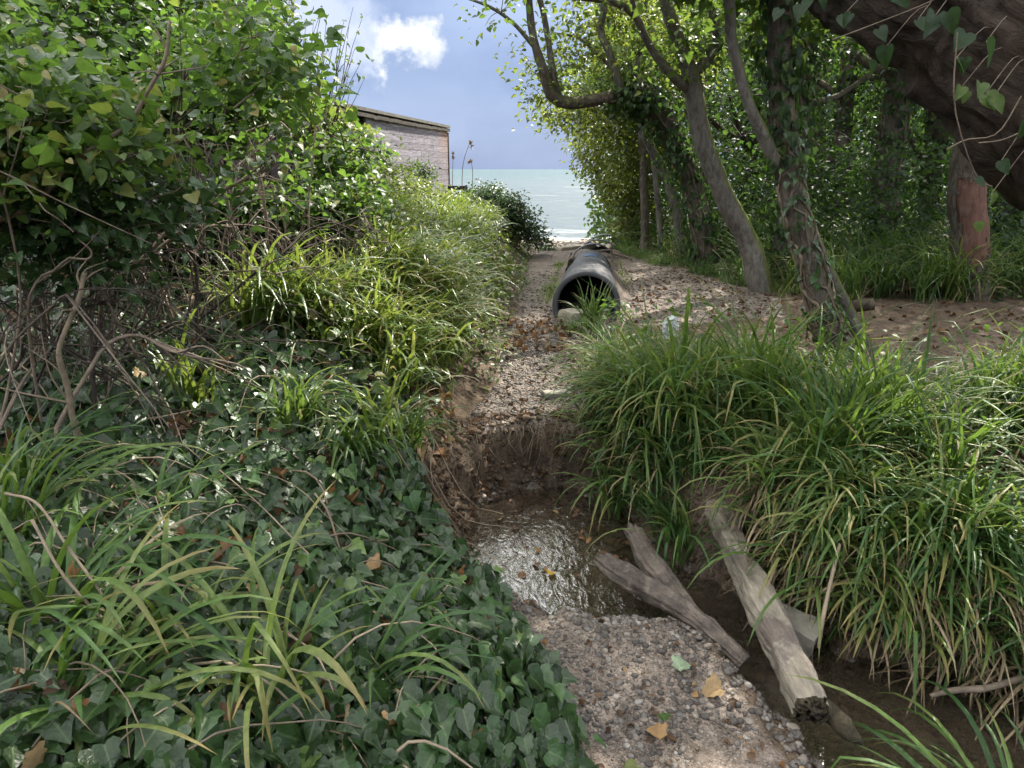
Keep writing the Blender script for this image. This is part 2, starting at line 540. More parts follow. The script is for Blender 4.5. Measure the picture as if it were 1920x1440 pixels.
G['bare'] = bark_mat('bare_wood', (0.170, 0.090, 0.067), (0.070, 0.042, 0.034), ridge=8, bump=0.45, lichen=0.12)
G['timber'] = simple_mat('weathered_timber', (0.27, 0.235, 0.185), 0.9, 9, 0.5, 1.0, 30, (3.2, .4, 3.2), extra=[((0.10, 0.075, 0.07), 5.0, 0.5, 0.66, 0.75), ((0.36, 0.33, 0.25), 30.0, 0.55, 0.7, 0.6)], bdist=0.02)
G['timberend'] = simple_mat('rotten_end_grain', (0.055, 0.045, 0.028), 0.95, 18, 0.6, 1.0, 40)
G['rotlog'] = simple_mat('rotten_log_wood', (0.118, 0.094, 0.076), 0.75, 12, 0.6, 1.0, 20, (1, 1, 1), spec=0.45, extra=[((0.045, 0.032, 0.028), 7.0, 0.48, 0.62, 0.8), ((0.22, 0.18, 0.145), 16.0, 0.55, 0.7, 0.6)], bdist=0.03)
G['stone'] = simple_mat('stone', (0.22, 0.20, 0.165), 0.8, 10, 0.4, 0.6, 30, extra=[((0.09, 0.10, 0.05), 5.0, 0.5, 0.65, 0.6)])
G['concrete'] = simple_mat('concrete', (0.30, 0.265, 0.21), 0.9, 6, 0.3, 0.4, 40)
G['pipe'] = simple_mat('black_plastic', (0.065, 0.068, 0.075), 0.62, 5, 0.35, 0.1, 60, spec=0.3, extra=[((0.17, 0.155, 0.135), 9.0, 0.52, 0.7, 0.5)])
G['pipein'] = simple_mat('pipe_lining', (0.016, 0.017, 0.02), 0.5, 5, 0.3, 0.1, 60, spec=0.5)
G['blue'] = simple_mat('blue_paint', (0.035, 0.12, 0.30), 0.55, 30, 0.5, 0.1, 60)
G['bag'] = leaf_mat('thin_white_plastic', [(0.0, (0.6, 0.63, 0.63)), (1.0, (0.72, 0.74, 0.74))], trans=(0.7, 0.72, 0.72), tfac=0.35, rough=0.25)
G['post'] = simple_mat('old_post_wood', (0.13, 0.10, 0.08), 0.9, 14, 0.5, 0.8, 24, (1, 1, 0.25))
G['crate'] = simple_mat('black_board', (0.02, 0.02, 0.022), 0.6, 10, 0.4, 0.3, 40)
G['roof'] = simple_mat('roof_felt', (0.16, 0.155, 0.13), 0.9, 8, 0.4, 0.4, 40)
G['shedtrim'] = simple_mat('shed_trim', (0.075, 0.066, 0.055), 0.85, 8, 0.4, 0.5, 30)
G['sheddark'] = simple_mat('shed_dark_boarding', (0.045, 0.034, 0.036), 0.8, 8, 0.4, 0.5, 30)


def shed_mat():
    m, nt, out = new_mat('weathered_sunlit_boarding')
    tc = node(nt, 'ShaderNodeTexCoord').outputs['Object']
    tint = node(nt, 'ShaderNodeAttribute', attribute_name='tint').outputs['Fac']
    al = node(nt, 'ShaderNodeAttribute', attribute_name='along').outputs['Fac']      # 0 near end, 1 seaward end
    v = node(nt, 'ShaderNodeMapping', {'Vector': tc, 'Scale': (3.0, 3.0, 26.0)}).outputs[0]
    g = noise(nt, v, 1.6, 7.0, 0.7)
    grey = ramp(nt, g, [(0.30, (0.135, 0.125, 0.150)), (0.5, (0.25, 0.235, 0.27)), (0.68, (0.38, 0.355, 0.40))])
    pink = ramp(nt, g, [(0.30, (0.16, 0.11, 0.10)), (0.52, (0.32, 0.235, 0.205)), (0.7, (0.40, 0.30, 0.26))])
    v2 = node(nt, 'ShaderNodeMapping', {'Vector': tc, 'Scale': (5.0, 5.0, 1.1)}).outputs[0]
    n2 = noise(nt, v2, 2.2, 5.0, 0.65)
    z = node(nt, 'ShaderNodeSeparateXYZ', {'Vector': tc}).outputs['Z']
    f = math_(nt, 'ADD', math_(nt, 'MULTIPLY', al, 2.4), math_(nt, 'MULTIPLY', n2, 1.1))
    f = math_(nt, 'ADD', f, math_(nt, 'MULTIPLY', z, 0.32))
    c = mixc(nt, maprange(nt, f, 3.0, 3.28), grey, pink)  # pink patch towards the seaward end paints sunlight onto the grey boards
    c = mixc(nt, 1.0, c, ramp(nt, tint, [(0.0, 0.8), (1.0, 1.15)]), 'MULTIPLY')
    b = node(nt, 'ShaderNodeBump', {'Height': g, 'Strength': 0.5, 'Distance': 0.01})
    p = node(nt, 'ShaderNodeBsdfPrincipled', {'Base Color': c, 'Roughness': 0.85, 'Specular IOR Level': 0.25, 'Normal': b.outputs[0]})
    nt.links.new(p.outputs[0], out.inputs['Surface'])
    return m


G['shed'] = shed_mat()


def ground_mat():
    m, nt, out = new_mat('earth')
    geo = node(nt, 'ShaderNodeNewGeometry')
    pos = geo.outputs['Position']
    pm = node(nt, 'ShaderNodeAttribute', attribute_name='tint').outputs['Fac']      # 0 soil, .5 path, 1 beach
    wet = node(nt, 'ShaderNodeAttribute', attribute_name='along').outputs['Fac']  # damp ground, plus shade painted on the far stream bank
    n1 = noise(nt, pos, 2.2, 6.0, 0.6)
    n2 = noise(nt, pos, 34.0, 5.0, 0.7)
    n3 = noise(nt, pos, 9.0, 6.0, 0.65)
    n4 = noise(nt, pos, 150.0, 4.0, 0.7)
    soil = ramp(nt, n3, [(0.28, (0.036, 0.025, 0.016)), (0.52, (0.095, 0.065, 0.041)), (0.75, (0.175, 0.125, 0.080))])
    path = ramp(nt, n2, [(0.30, (0.074, 0.056, 0.044)), (0.5, (0.160, 0.127, 0.102)), (0.72, (0.275, 0.228, 0.188))])
    path = mixc(nt, 1.0, path, ramp(nt, n4, [(0.32, 0.55), (0.68, 1.45)]), 'MULTIPLY')
    soil = mixc(nt, 1.0, soil, ramp(nt, n4, [(0.32, 0.6), (0.68, 1.4)]), 'MULTIPLY')
    path = mixc(nt, 1.0, path, ramp(nt, n1, [(0.3, 0.70), (0.7, 1.25)]), 'MULTIPLY')
    vor = node(nt, 'ShaderNodeTexVoronoi', {'Vector': pos, 'Scale': 75.0})
    vsel = node(nt, 'ShaderNodeSeparateColor', {'Color': vor.outputs['Color']})
    stone = ramp(nt, vsel.outputs['Red'], [(0.0, (0.08, 0.068, 0.058)), (0.5, (0.18, 0.155, 0.13)), (0.85, (0.33, 0.30, 0.26)), (1.0, (0.16, 0.10, 0.06))])
    sf = math_(nt, 'MULTIPLY', maprange(nt, vor.outputs['Distance'], 0.52, 0.30), maprange(nt, vsel.outputs['Green'], 0.42, 0.5))
    path = mixc(nt, math_(nt, 'MULTIPLY', sf, 0.8), path, stone)
    beach = mixc(nt, 0.5, stone, (0.40, 0.30, 0.21))
    c = mixc(nt, maprange(nt, math_(nt, 'ADD', pm, math_(nt, 'MULTIPLY', math_(nt, 'SUBTRACT', n3, 0.5), 0.35)), 0.15, 0.38), soil, path)
    c = mixc(nt, maprange(nt, pm, 0.7, 0.95), c, beach)
    c = mixc(nt, 1.0, c, ramp(nt, wet, [(0.0, 1.0), (1.0, 0.62)]), 'MULTIPLY')
    h = math_(nt, 'ADD', math_(nt, 'MULTIPLY', n2, 0.6), math_(nt, 'MULTIPLY', sf, 0.5))
    h = math_(nt, 'ADD', h, math_(nt, 'MULTIPLY', n3, 1.2))
    b = node(nt, 'ShaderNodeBump', {'Height': h, 'Strength': 0.9, 'Distance': 0.02})
    p = node(nt, 'ShaderNodeBsdfPrincipled', {'Base Color': c, 'Roughness': ramp(nt, wet, [(0.0, 0.9), (1.0, 0.38)]), 'Specular IOR Level': 0.35, 'Normal': b.outputs[0]})
    nt.links.new(p.outputs[0], out.inputs['Surface'])
    return m


G['earth'] = ground_mat()


def pebble_mat():
    m, nt, out = new_mat('pebble')
    tint = node(nt, 'ShaderNodeAttribute', attribute_name='tint').outputs['Fac']
    pos = node(nt, 'ShaderNodeNewGeometry').outputs['Position']
    c = ramp(nt, tint, [(0.0, (0.035, 0.030, 0.026)), (0.35, (0.075, 0.062, 0.052)), (0.6, (0.115, 0.105, 0.096)), (0.8, (0.16, 0.128, 0.098)), (0.97, (0.22, 0.20, 0.175)), (1.0, (0.42, 0.39, 0.35))])
    c = mixc(nt, 1.0, c, ramp(nt, noise(nt, pos, 130.0, 3.0), [(0.3, 0.7), (0.7, 1.2)]), 'MULTIPLY')
    p = node(nt, 'ShaderNodeBsdfPrincipled', {'Base Color': c, 'Roughness': 0.6, 'Specular IOR Level': 0.4})
    nt.links.new(p.outputs[0], out.inputs['Surface'])
    return m


G['pebble'] = pebble_mat()


def water_mat():
    m, nt, out = new_mat('clear_shallow_water')
    pos = node(nt, 'ShaderNodeNewGeometry').outputs['Position']
    v = node(nt, 'ShaderNodeMapping', {'Vector': pos, 'Rotation': (0, 0, 0.5), 'Scale': (1.6, 0.8, 1)}).outputs[0]
    a = node(nt, 'ShaderNodeTexNoise', {'Vector': v, 'Scale': 11.0, 'Detail': 3.0, 'Roughness': 0.55, 'Distortion': 1.6}).outputs['Fac']
    a2 = noise(nt, pos, 70.0, 2.0)
    h = math_(nt, 'ADD', a, math_(nt, 'MULTIPLY', a2, 0.12))
    b = node(nt, 'ShaderNodeBump', {'Height': h, 'Strength': 0.38, 'Distance': 0.02})
    g = node(nt, 'ShaderNodeBsdfGlossy', {'Color': (.92, .92, .92, 1), 'Roughness': 0.07, 'Normal': b.outputs[0]})
    t = node(nt, 'ShaderNodeBsdfTransparent', {'Color': (0.85, 0.77, 0.66, 1)})
    fr = node(nt, 'ShaderNodeFresnel', {'IOR': 1.6, 'Normal': b.outputs[0]})
    silt = node(nt, 'ShaderNodeBsdfDiffuse', {'Color': ramp(nt, noise(nt, pos, 9.0, 4.0), [(0.3, (0.16, 0.125, 0.09)), (0.7, (0.26, 0.21, 0.155))])})
    body = node(nt, 'ShaderNodeMixShader', {0: 0.12, 1: t.outputs[0], 2: silt.outputs[0]})
    mx = node(nt, 'ShaderNodeMixShader', {0: math_(nt, 'MULTIPLY', fr.outputs[0], 1.9, True), 1: body.outputs[0], 2: g.outputs[0]})
    nt.links.new(mx.outputs[0], out.inputs['Surface'])
    return m


G['water'] = water_mat()


def sea_mat():
    m, nt, out = new_mat('sea_water')
    pos = node(nt, 'ShaderNodeNewGeometry').outputs['Position']
    y = node(nt, 'ShaderNodeSeparateXYZ', {'Vector': pos}).outputs['Y']
    v = node(nt, 'ShaderNodeMapping', {'Vector': pos, 'Scale': (0.25, 1.0, 1)}).outputs[0]
    big = noise(nt, node(nt, 'ShaderNodeMapping', {'Vector': pos, 'Scale': (0.02, 0.05, 1)}).outputs[0], 1.0, 4.0)
    far = maprange(nt, y, 60.0, 420.0)
    c = mixc(nt, far, (0.046, 0.066, 0.082), (0.020, 0.056, 0.070))
    c = mixc(nt, math_(nt, 'MULTIPLY', big, 0.5), c, (0.032, 0.066, 0.072))
    w = noise(nt, v, 0.55, 6.0, 0.7)
    c = mixc(nt, maprange(nt, w, 0.54, 0.68, 0.0, 0.7), c, (0.16, 0.18, 0.18))
    fo = math_(nt, 'ADD', maprange(nt, y, 40.0, 31.5, 0.0, 0.42), w)
    c = mixc(nt, maprange(nt, fo, 0.68, 0.80, 0.0, 0.9), c, (0.24, 0.255, 0.255))
    b = node(nt, 'ShaderNodeBump', {'Height': noise(nt, v, 1.1, 6.0, 0.65), 'Strength': 0.4, 'Distance': 0.5})
    p = node(nt, 'ShaderNodeBsdfPrincipled', {'Base Color': c, 'Roughness': 0.55, 'Specular IOR Level': 0.08, 'Normal': b.outputs[0]})
    nt.links.new(p.outputs[0], out.inputs['Surface'])
    return m


G['sea'] = sea_mat()
# ------------------------------------------------------------------ terrain
_yk = [-4, 0, 1.6, 2.1, 2.45, 3.0, 3.4, 3.8, 4.3, 4.67, 6.2, 8, 10.2, 11.2, 13, 16, 20]
_xk = [.4, .28, .10, -.01, -.13, -.25, -.28, -.27, -.18, -.10, -.07, .10, .20, .33, .40, .0, -2]


def xl(y):
    return np.interp(y, _yk, _xk)


STREAM = [(0.18, 3.34, .32, -.165), (0.22, 3.05, .37, -.165), (0.34, 2.80, .30, -.18), (0.74, 2.62, .17, -.23), (0.98, 2.36, .17, -.275), (1.15, 2.10, .21, -.285),
          (1.42, 1.85, .38, -.295), (1.68, 1.50, .58, -.30), (2.05, 0.95, .65, -.32), (2.6, 0.0, .6, -.36)]
_st = spline(STREAM, 90)


def sdist(x, y):
    """distance to the stream edge (negative in the water), bed height there"""
    sh = np.shape(x)
    x, y = np.ravel(x), np.ravel(y)
    best = np.full(x.shape, 99.0)
    bed = np.full(x.shape, -.2)
    near = (x > -2.5) & (x < 6) & (y > -3) & (y < 6)
    xi, yi = x[near], y[near]
    b, bb = best[near], bed[near]
    for sx, sy, w, z in _st:
        d = np.hypot(xi - sx, yi - sy) - w
        k = d < b
        b = np.where(k, d, b)
        bb = np.where(k, z, bb)
    best[near] = b
    bed[near] = bb
    return best.reshape(sh), bed.reshape(sh)


def H(x, y, fine=True):
    x, y = np.broadcast_arrays(np.asarray(x, float), np.asarray(y, float))
    main = np.interp(y, [-5, 1.0, 2.4, 3.2, 4.0, 6, 11.5, 12.5, 14, 32, 60, 400], [0, 0, 0.0, .16, .26, .27, .32, .28, .16, -1.5, -3, -4])
    d = np.maximum(0, xl(y) - x)
    amp = np.interp(y, [-4, 2.4, 3.4, 5, 7, 9, 13, 15, 19, 24], [.26, .26, .36, .48, .60, .60, .56, .5, .15, 0])
    wd = np.interp(y, [2.5, 4, 6, 12], [.6, .6, .7, .55])
    slope = np.interp(y, [2.5, 5, 9, 15, 22], [.12, .12, .10, .07, 0])
    z = main + amp * (1 - np.exp(-(d / wd) ** 1.4)) + slope * np.minimum(d, 6)
    r = np.maximum(0, x - 2.6)
    z = z + np.interp(y, [2, 4, 13, 18], [0.02, .05, .05, 0]) * np.minimum(r, 8)
    sd, bed = sdist(x, y)
    far = (x - 0.3) * 0.5 + (y - 2.9)                    # side of the stream away from the camera
    z = np.where((sd < 1.2) & (far > 0) & (x > .55), z + .10 * sm(0, .5, sd) * (1 - sm(.8, 1.2, sd)), z)
    bw = np.where(y > 3.42, .20, np.where(x > .55, np.where(far > 0, .30, .24), np.where(x < 0.0, .32, .22)))
    ero = 0.12 * (fbm(x * 9, y * 9, 3.3) - .5)
    k = sm(0.0, 1.0, np.clip((sd + ero) / bw, 0, 1))
    z = bed + (z - bed) * k
    pth = path_mask(x, y)
    n = (fbm(x * 1.7, y * 1.7, 1.0, 4) - .5) * np.where(pth > .4, .06, .16) * np.where(y > 20, 2, 1)
    z = z + n * sm(-.2, .4, sd)
    if fine:
        steep = np.clip(1 - abs(k - .5) * 2, 0, 1)
        z = z + (fbm(x * 13, y * 13, 5.0, 4) - .5) * (.018 + .20 * steep)
    return z


def path_mask(x, y):
    """1 on trodden ground"""
    wob = .16 * (fbm(x * 3, y * 3, 8.0) - .5)
    left = x - xl(y) + wob
    xr = np.interp(y, [0, 1.6, 2.2, 2.45, 3.0, 3.6, 3.8, 4.67, 5.6, 6.0, 6.6, 7.5, 8.3, 10, 12, 14], [1.1, .86, .66, .55, .5, .5, .45, .47, .55, .7, 2.6, 2.9, 2.7, 2.15, 1.7, 1.6])
    right = xr - x + wob
    return sm(-.04, .10, left) * sm(-.06, .12, right) * (y < 14)


def axis(segs):
    out = []
    for a, b, s in segs:
        out.append(np.arange(a, b, s))
    return np.concatenate(out + [[segs[-1][1]]])


gx = axis([(-400, -60, 40), (-60, -12, 4), (-12, -4, .5), (-4, -1.0, .07), (-1.0, 1.6, .022), (1.6, 4.5, .06), (4.5, 14, .5), (14, 60, 4), (60, 400, 40)])
gy = axis([(-60, -8, 6), (-8, 0.6, .4), (0.6, 1.3, .05), (1.3, 4.3, .022), (4.3, 9, .05), (9, 16, .12), (16, 36, .5), (36, 76, 5)])
GX, GY = np.meshgrid(gx, gy)
GZ = H(GX, GY)
SD, _ = sdist(GX, GY)
PM = path_mask(GX, GY)
gm = np.where(GY > 12.6, np.clip(.5 + (GY - 12.6) * .5, 0, 1) * (GX > -40), PM * .5)
gm = np.where(SD < .06, .5, gm)
gm = np.where((SD > .03) & (SD < .30) & (GY > 3.3) & (GX < .8) & (GZ < .2), .0, gm)
gm = np.where((GY > 15) & (GX < xl(GY) - 1.5) & (GY < 20), 0.0, gm)
wet_shade = np.clip(1 - sm(-.05, np.where((GX > .8) & ((GX - .3) * .5 + GY - 2.9 > 0), .7, .24), SD), 0, 1)  # damp edge, widened on the far bank to paint the shade under the sedge
lip = (1 - np.clip(abs(SD - .09) / .12, 0, 1)) * (GY > 3.4) * (GX < .7)
PYY = GY - .05 * lip * (GZ > 0.05)
PXX = GX + (fbm(GX * 8, GY * 8, GZ * 8) - .5) * .06 * (1 - np.clip(abs(SD - .1) / .2, 0, 1))
verts = np.stack([PXX, PYY, GZ], -1).reshape(-1, 3)
nyy, nxx = GX.shape
ii = (np.arange(nyy - 1)[:, None] * nxx + np.arange(nxx - 1)[None, :]).ravel()
quads = np.stack([ii, ii + 1, ii + nxx + 1, ii + nxx], -1)
cy = GY.ravel()[ii]
cm = gm.ravel()[ii]
cs = SD.ravel()[ii]
sel = np.where(cs < 0.03, 1, np.where(cy > 12.6, 3, np.where((cm > .25) & (PM.ravel()[ii] > .3), 2, 0)))
sel = np.where((sel == 3) & (GX.ravel()[ii] < -40), 0, sel)
for code, nm in ((0, 'ground'), (1, 'stream_bed'), (2, 'path'), (3, 'beach')):
    q = quads[sel == code]
    used, inv = np.unique(q.ravel(), return_inverse=True)
    o = MB().add(verts[used], inv.reshape(-1, 4), gm.ravel()[used], wet_shade.ravel()[used]).build(nm, G['earth'])
    tag(o, kind='structure')


def gnormal(x, y):
    e = .05
    return nrm(np.stack([-(H(x + e, y, False) - H(x - e, y, False)) / (2 * e), -(H(x, y + e, False) - H(x, y - e, False)) / (2 * e), np.ones_like(x)], -1))


# sea
sx = axis([(-6000, -600, 900), (-600, -60, 60), (-60, 60, .8), (60, 600, 60), (600, 6000, 900)])
sy = axis([(31.2, 60, .35), (60, 140, 1.6), (140, 600, 20), (600, 9000, 700)])
SX, SY = np.meshgrid(sx, sy)
wv = .16 * np.sin(SY * .95 + 2.2 * fbm(SX * .05, SY * .05, 1) * 3) * (1 - sm(70, 120, SY)) + .35 * (fbm(SX * .18, SY * .5, 2) - .5) * (1 - sm(120, 200, SY))
SZ = -1.5 + wv * sm(30.8, 34, SY)
ny_, nx_ = SX.shape
ii = (np.arange(ny_ - 1)[:, None] * nx_ + np.arange(nx_ - 1)[None, :]).ravel()
tag(MB().add(np.stack([SX, SY, SZ], -1), np.stack([ii, ii + 1, ii + nx_ + 1, ii + nx_], -1)).build('sea', G['sea']), kind='structure')

# stream water: a sheet of strips that steps down past the logs
wl = []
for i, (x_, y_, w_, b_) in enumerate(_st):
    tgt = _st[min(i + 1, 89)][:2] - _st[max(i - 1, 0)][:2]
    tgt = tgt / np.linalg.norm(tgt)
    nn = np.array([-tgt[1], tgt[0]])
    wz = np.interp(i, [0, 20, 28, 36, 50, 89], [-.125, -.127, -.155, -.20, -.225, -.26])
    row = [np.array([x_ + nn[0] * s * (w_ + .14), y_ + nn[1] * s * (w_ + .14), wz]) for s in np.linspace(-1, 1, 13)]
    wl.append(row)
head = [np.array([_st[0][0] + .52 * math.sin(a), _st[0][1] + .40 * math.cos(a) * .9, -.125]) for a in np.linspace(-math.pi / 2, math.pi / 2, 13)]
wl.insert(0, head)
wl = np.array(wl)
m_, k_ = wl.shape[:2]
ii = (np.arange(m_ - 1)[:, None] * k_ + np.arange(k_ - 1)[None, :]).ravel()
tag(MB().add(wl.reshape(-1, 3), np.stack([ii, ii + k_, ii + k_ + 1, ii + 1], -1)).build('stream_water', G['water']), kind='structure')

# ------------------------------------------------------------------ pebbles and leaf litter lying on the path
_ico = None


def ico():
    t = (1 + 5 ** .5) / 2
    v = nrm(np.array([(-1, t, 0), (1, t, 0), (-1, -t, 0), (1, -t, 0), (0, -1, t), (0, 1, t), (0, -1, -t), (0, 1, -t), (t, 0, -1), (t, 0, 1), (-t, 0, -1), (-t, 0, 1)], float))
    f = [(0, 11, 5), (0, 5, 1), (0, 1, 7), (0, 7, 10), (0, 10, 11), (1, 5, 9), (5, 11, 4), (11, 10, 2), (10, 7, 6), (7, 1, 8), (3, 9, 4), (3, 4, 2), (3, 2, 6), (3, 6, 8), (3, 8, 9), (4, 9, 5), (2, 4, 11), (6, 2, 10), (8, 6, 7), (9, 8, 1)]
    vs, fs, mid = list(v), [], {}

    def mp(a, b):
        k = (min(a, b), max(a, b))
        if k not in mid:
            vs.append(nrm((vs[a] + vs[b]) / 2))
            mid[k] = len(vs) - 1
        return mid[k]
    for a, b, c in f:
        ab, bc, ca = mp(a, b), mp(b, c), mp(c, a)
        fs += [(a, ab, ca), (b, bc, ab), (c, ca, bc), (ab, bc, ca)]
    return np.array(vs), np.array(fs), v, np.array(f)


IV, IF, IV0, IF0 = ico()


def stones(mb, pos, size, tint, hi=True):
    tv, tf = (IV, IF) if hi else (IV0, IF0)
    n = len(pos)
    sc = np.stack([U(.75, 1.3, n), U(.55, 1.0, n), U(.35, .75, n)], -1) * size[:, None]
    a = U(0, 6.28, n)
    lump = 1 + .38 * (vnoise(tv[None, :, 0] * 1.3 + U(0, 99, n)[:, None], tv[None, :, 1] * 1.3, tv[None, :, 2] * 1.3 + U(0, 99, n)[:, None]) - .5)
    v = tv[None] * lump[..., None] * sc[:, None]
    c, s = np.cos(a)[:, None], np.sin(a)[:, None]
    v = np.stack([v[..., 0] * c - v[..., 1] * s, v[..., 0] * s + v[..., 1] * c, v[..., 2]], -1) + pos[:, None]
    f = (tf[None] + (np.arange(n) * len(tv))[:, None, None]).reshape(-1, 3)
    mb.add(v.reshape(-1, 3), f, np.repeat(tint, len(tv)))


def on_path(n, x0, x1, y0, y1, cond=None):
    x, y = U(x0, x1, n), U(y0, y1, n)
    pmk = path_mask(x, y)
    sd, _ = sdist(x, y)
    k = (pmk > U(.2, .8, n)) & (sd > .0) if cond is None else cond(x, y, pmk, sd)
    return x[k], y[k]


mb = MB()
x, y = on_path(15000, -.15, 1.1, 1.2, 2.75)
patch = vnoise(x * 5, y * 5, 2) > U(.25, .75, len(x))
x, y = x[patch], y[patch]
s = .003 + .0115 * U(0, 1, len(x)) ** 3.6
stones(mb, np.stack([x, y, H(x, y) + s * .1], -1), s, U(0, .985, len(x)) ** 1.25)
x, y = on_path(6000, .2, 1.3, 1.3, 2.7, lambda x, y, p, sd: (sd > -.08) & (sd < .26) & ((p > .02) | (y < 2.3)) & ((x - .3) * .5 + y - 2.9 < .1))
s = .005 + .012 * U(0, 1, len(x)) ** 2.5
stones(mb, np.stack([x, y, H(x, y) + s * .15], -1), s, U(.1, .97, len(x)))
x, y = on_path(13000, -.3, .6, 3.6, 6.2)
s = .0035 + .009 * U(0, 1, len(x)) ** 3
stones(mb, np.stack([x, y, H(x, y) + s * .1], -1), s, U(.1, .95, len(x)), False)
x, y = on_path(9000, -.4, 2.9, 3.6, 9.5)
s = .005 + .018 * U(0, 1, len(x)) ** 3
stones(mb, np.stack([x, y, H(x, y) + s * .1], -1), s, U(0, .85, len(x)), False)
x, y = on_path(9000, -.3, 2.3, 1.2, 3.7, lambda x, y, p, sd: sd < .06)
s = .005 + .020 * U(0, 1, len(x)) ** 3.5
stones(mb, np.stack([x, y, H(x, y) + s * .15], -1), s, U(.15, .9, len(x)))
tag(mb.build('gravel', G['pebble']), kind='stuff')

mb = MB()
n = 5000
x, y = U(-9, 13, n), U(13, 31, n)
s = .03 + .07 * U(0, 1, n) ** 2
stones(mb, np.stack([x, y, H(x, y) + s * .1], -1), s, U(.3, 1, n), False)
tag(mb.build('beach_shingle', G['pebble']), kind='stuff')


def lay_leaves(mb, kind, x, y, size, tint, lift=.008, tilt=.35, curl=(.6, 3.2)):
    n = len(x)
    nn = gnormal(x, y) + rng.normal(0, tilt, (n, 3))
    a = U(0, 6.28, n)
    leaves(mb, kind, np.stack([x, y, H(x, y) + lift], -1), nn, np.stack([np.cos(a), np.sin(a), np.zeros(n)], -1), size, tint, curl)


mb = MB()
x, y = on_path(380, -.2, 1.1, 1.2, 2.8)
lay_leaves(mb, 'oval', x, y, U(.010, .034, len(x)), U(0, 1, len(x)) ** 1.6)
x, y = on_path(900, -.35, .6, 3.9, 7.0)
lay_leaves(mb, 'oval', x, y, U(.012, .04, len(x)), U(0, .5, len(x)), .006)
x, y = on_path(120, -.2, .5, 5.3, 6.3)
lay_leaves(mb, 'maple', x, y, U(.03, .065, len(x)), U(.4, .95, len(x)), .015, .5)
x, y = on_path(500, .9, 2.9, 6.3, 10)
lay_leaves(mb, 'oval', x, y, U(.02, .055, len(x)), U(0, .5, len(x)), .008)
x, y = on_path(900, -.4, .6, 2.6, 3.9, lambda x, y, p, sd: (sd > -.15) & (sd < .3))
lay_leaves(mb, 'oval', x, y, U(.02, .06, len(x)), U(0, .6, len(x)), .012, .6)
x, y = U(-.15, .75, 60), U(2.75, 3.6, 60)
k = sdist(x, y)[0] < -.03
x, y = x[k], y[k]
a_ = U(0, 6.28, len(x))
leaves(mb, 'oval', np.stack([x, y, np.full(len(x), -.116)], -1), np.array([0, 0, 1.0]) + rand_dir(len(x)) * .12, np.stack([np.cos(a_), np.sin(a_), 0 * a_], -1), U(.02, .05, len(x)), U(0, 1, len(x)))
n = 900
x, y = U(1.0, 6, n), U(4, 9, n)
lay_leaves(mb, 'oval', x, y, U(.03, .08, n), U(0, .7, n), .012)
tag(mb.build('leaf_litter', G['litter']), kind='stuff')

# crumbling lumps of earth on the cut bank
mb = MB()
n = 5200
x, y = U(-.75, .75, n), U(2.7, 3.95, n)
sd, _ = sdist(x, y)
k = (sd > .0) & (sd < np.where(y > 3.3, .34, .42)) & ((x < .1) | (y > 3.4)) & (vnoise(x * 9, y * 9, 3) > .3)
x, y = x[k], y[k]
s = .004 + .026 * U(0, 1, len(x)) ** 3.5
stones(mb, np.stack([x, y - .02, H(x, y) + s * .1], -1), s, U(0, .2, len(x)))
n = 5000
x, y = U(.5, 2.8, n), U(1.1, 3.5, n)
sd, _ = sdist(x, y)
k = (sd > .02) & (sd < .55) & ((x - .3) * .5 + y - 2.9 > .0) & (vnoise(x * 7, y * 7, 3) > .35)
x, y = x[k], y[k]
s = .004 + .028 * U(0, 1, len(x)) ** 3
stones(mb, np.stack([x, y, H(x, y) + s * .1], -1), s, U(0, .2, len(x)))
tag(mb.build('earth_clods', G['earth']), kind='stuff')

# fine roots hanging from the eroded lip, short twigs on the gravel
mb = MB()
for k in range(90):
    x0 = U(-.32, .46)
    y0 = 3.74 + U(-.05, .05) if x0 > -.1 else U(3.2, 3.75)
    p0 = np.array([x0, y0 - .06, float(H(x0, y0 + .1)) + .01])
    L = U(.05, .22)
    pts = [p0, p0 + [U(-.03, .03), -.03, -.4 * L], p0 + [U(-.06, .06), -.03 + U(-.03, .03), -L]]
    tube(mb, spline(pts, 5), np.linspace(.0022, .0008, 5), 4, U(.2, 1), cap=False)
for k in range(60):
    x0, y0 = U(.1, .9), U(1.35, 2.5)
    if path_mask(np.array(x0), np.array(y0)) < .5:
        continue
    a, L = U(0, 6.28), U(.04, .14)
    xs = x0 + np.cos(a) * L * np.array([0, .5, 1]) + rng.normal(0, .008, 3)
    ys = y0 + np.sin(a) * L * np.array([0, .5, 1]) + rng.normal(0, .008, 3)
    tube(mb, spline(np.stack([xs, ys, H(xs, ys) + .008], -1), 6), .0014, 4, U(.3, 1), cap=False)
tag(mb.build('rootlets', G['vine']), kind='stuff')
# ------------------------------------------------------------------ trees and shrubs
def px(pts):
    """[(u, v, Y, r)...] -> points, radii"""
    q = np.array(pts, float)
    return np.array([P(*t[:3]) for t in q]), q[:, 3]


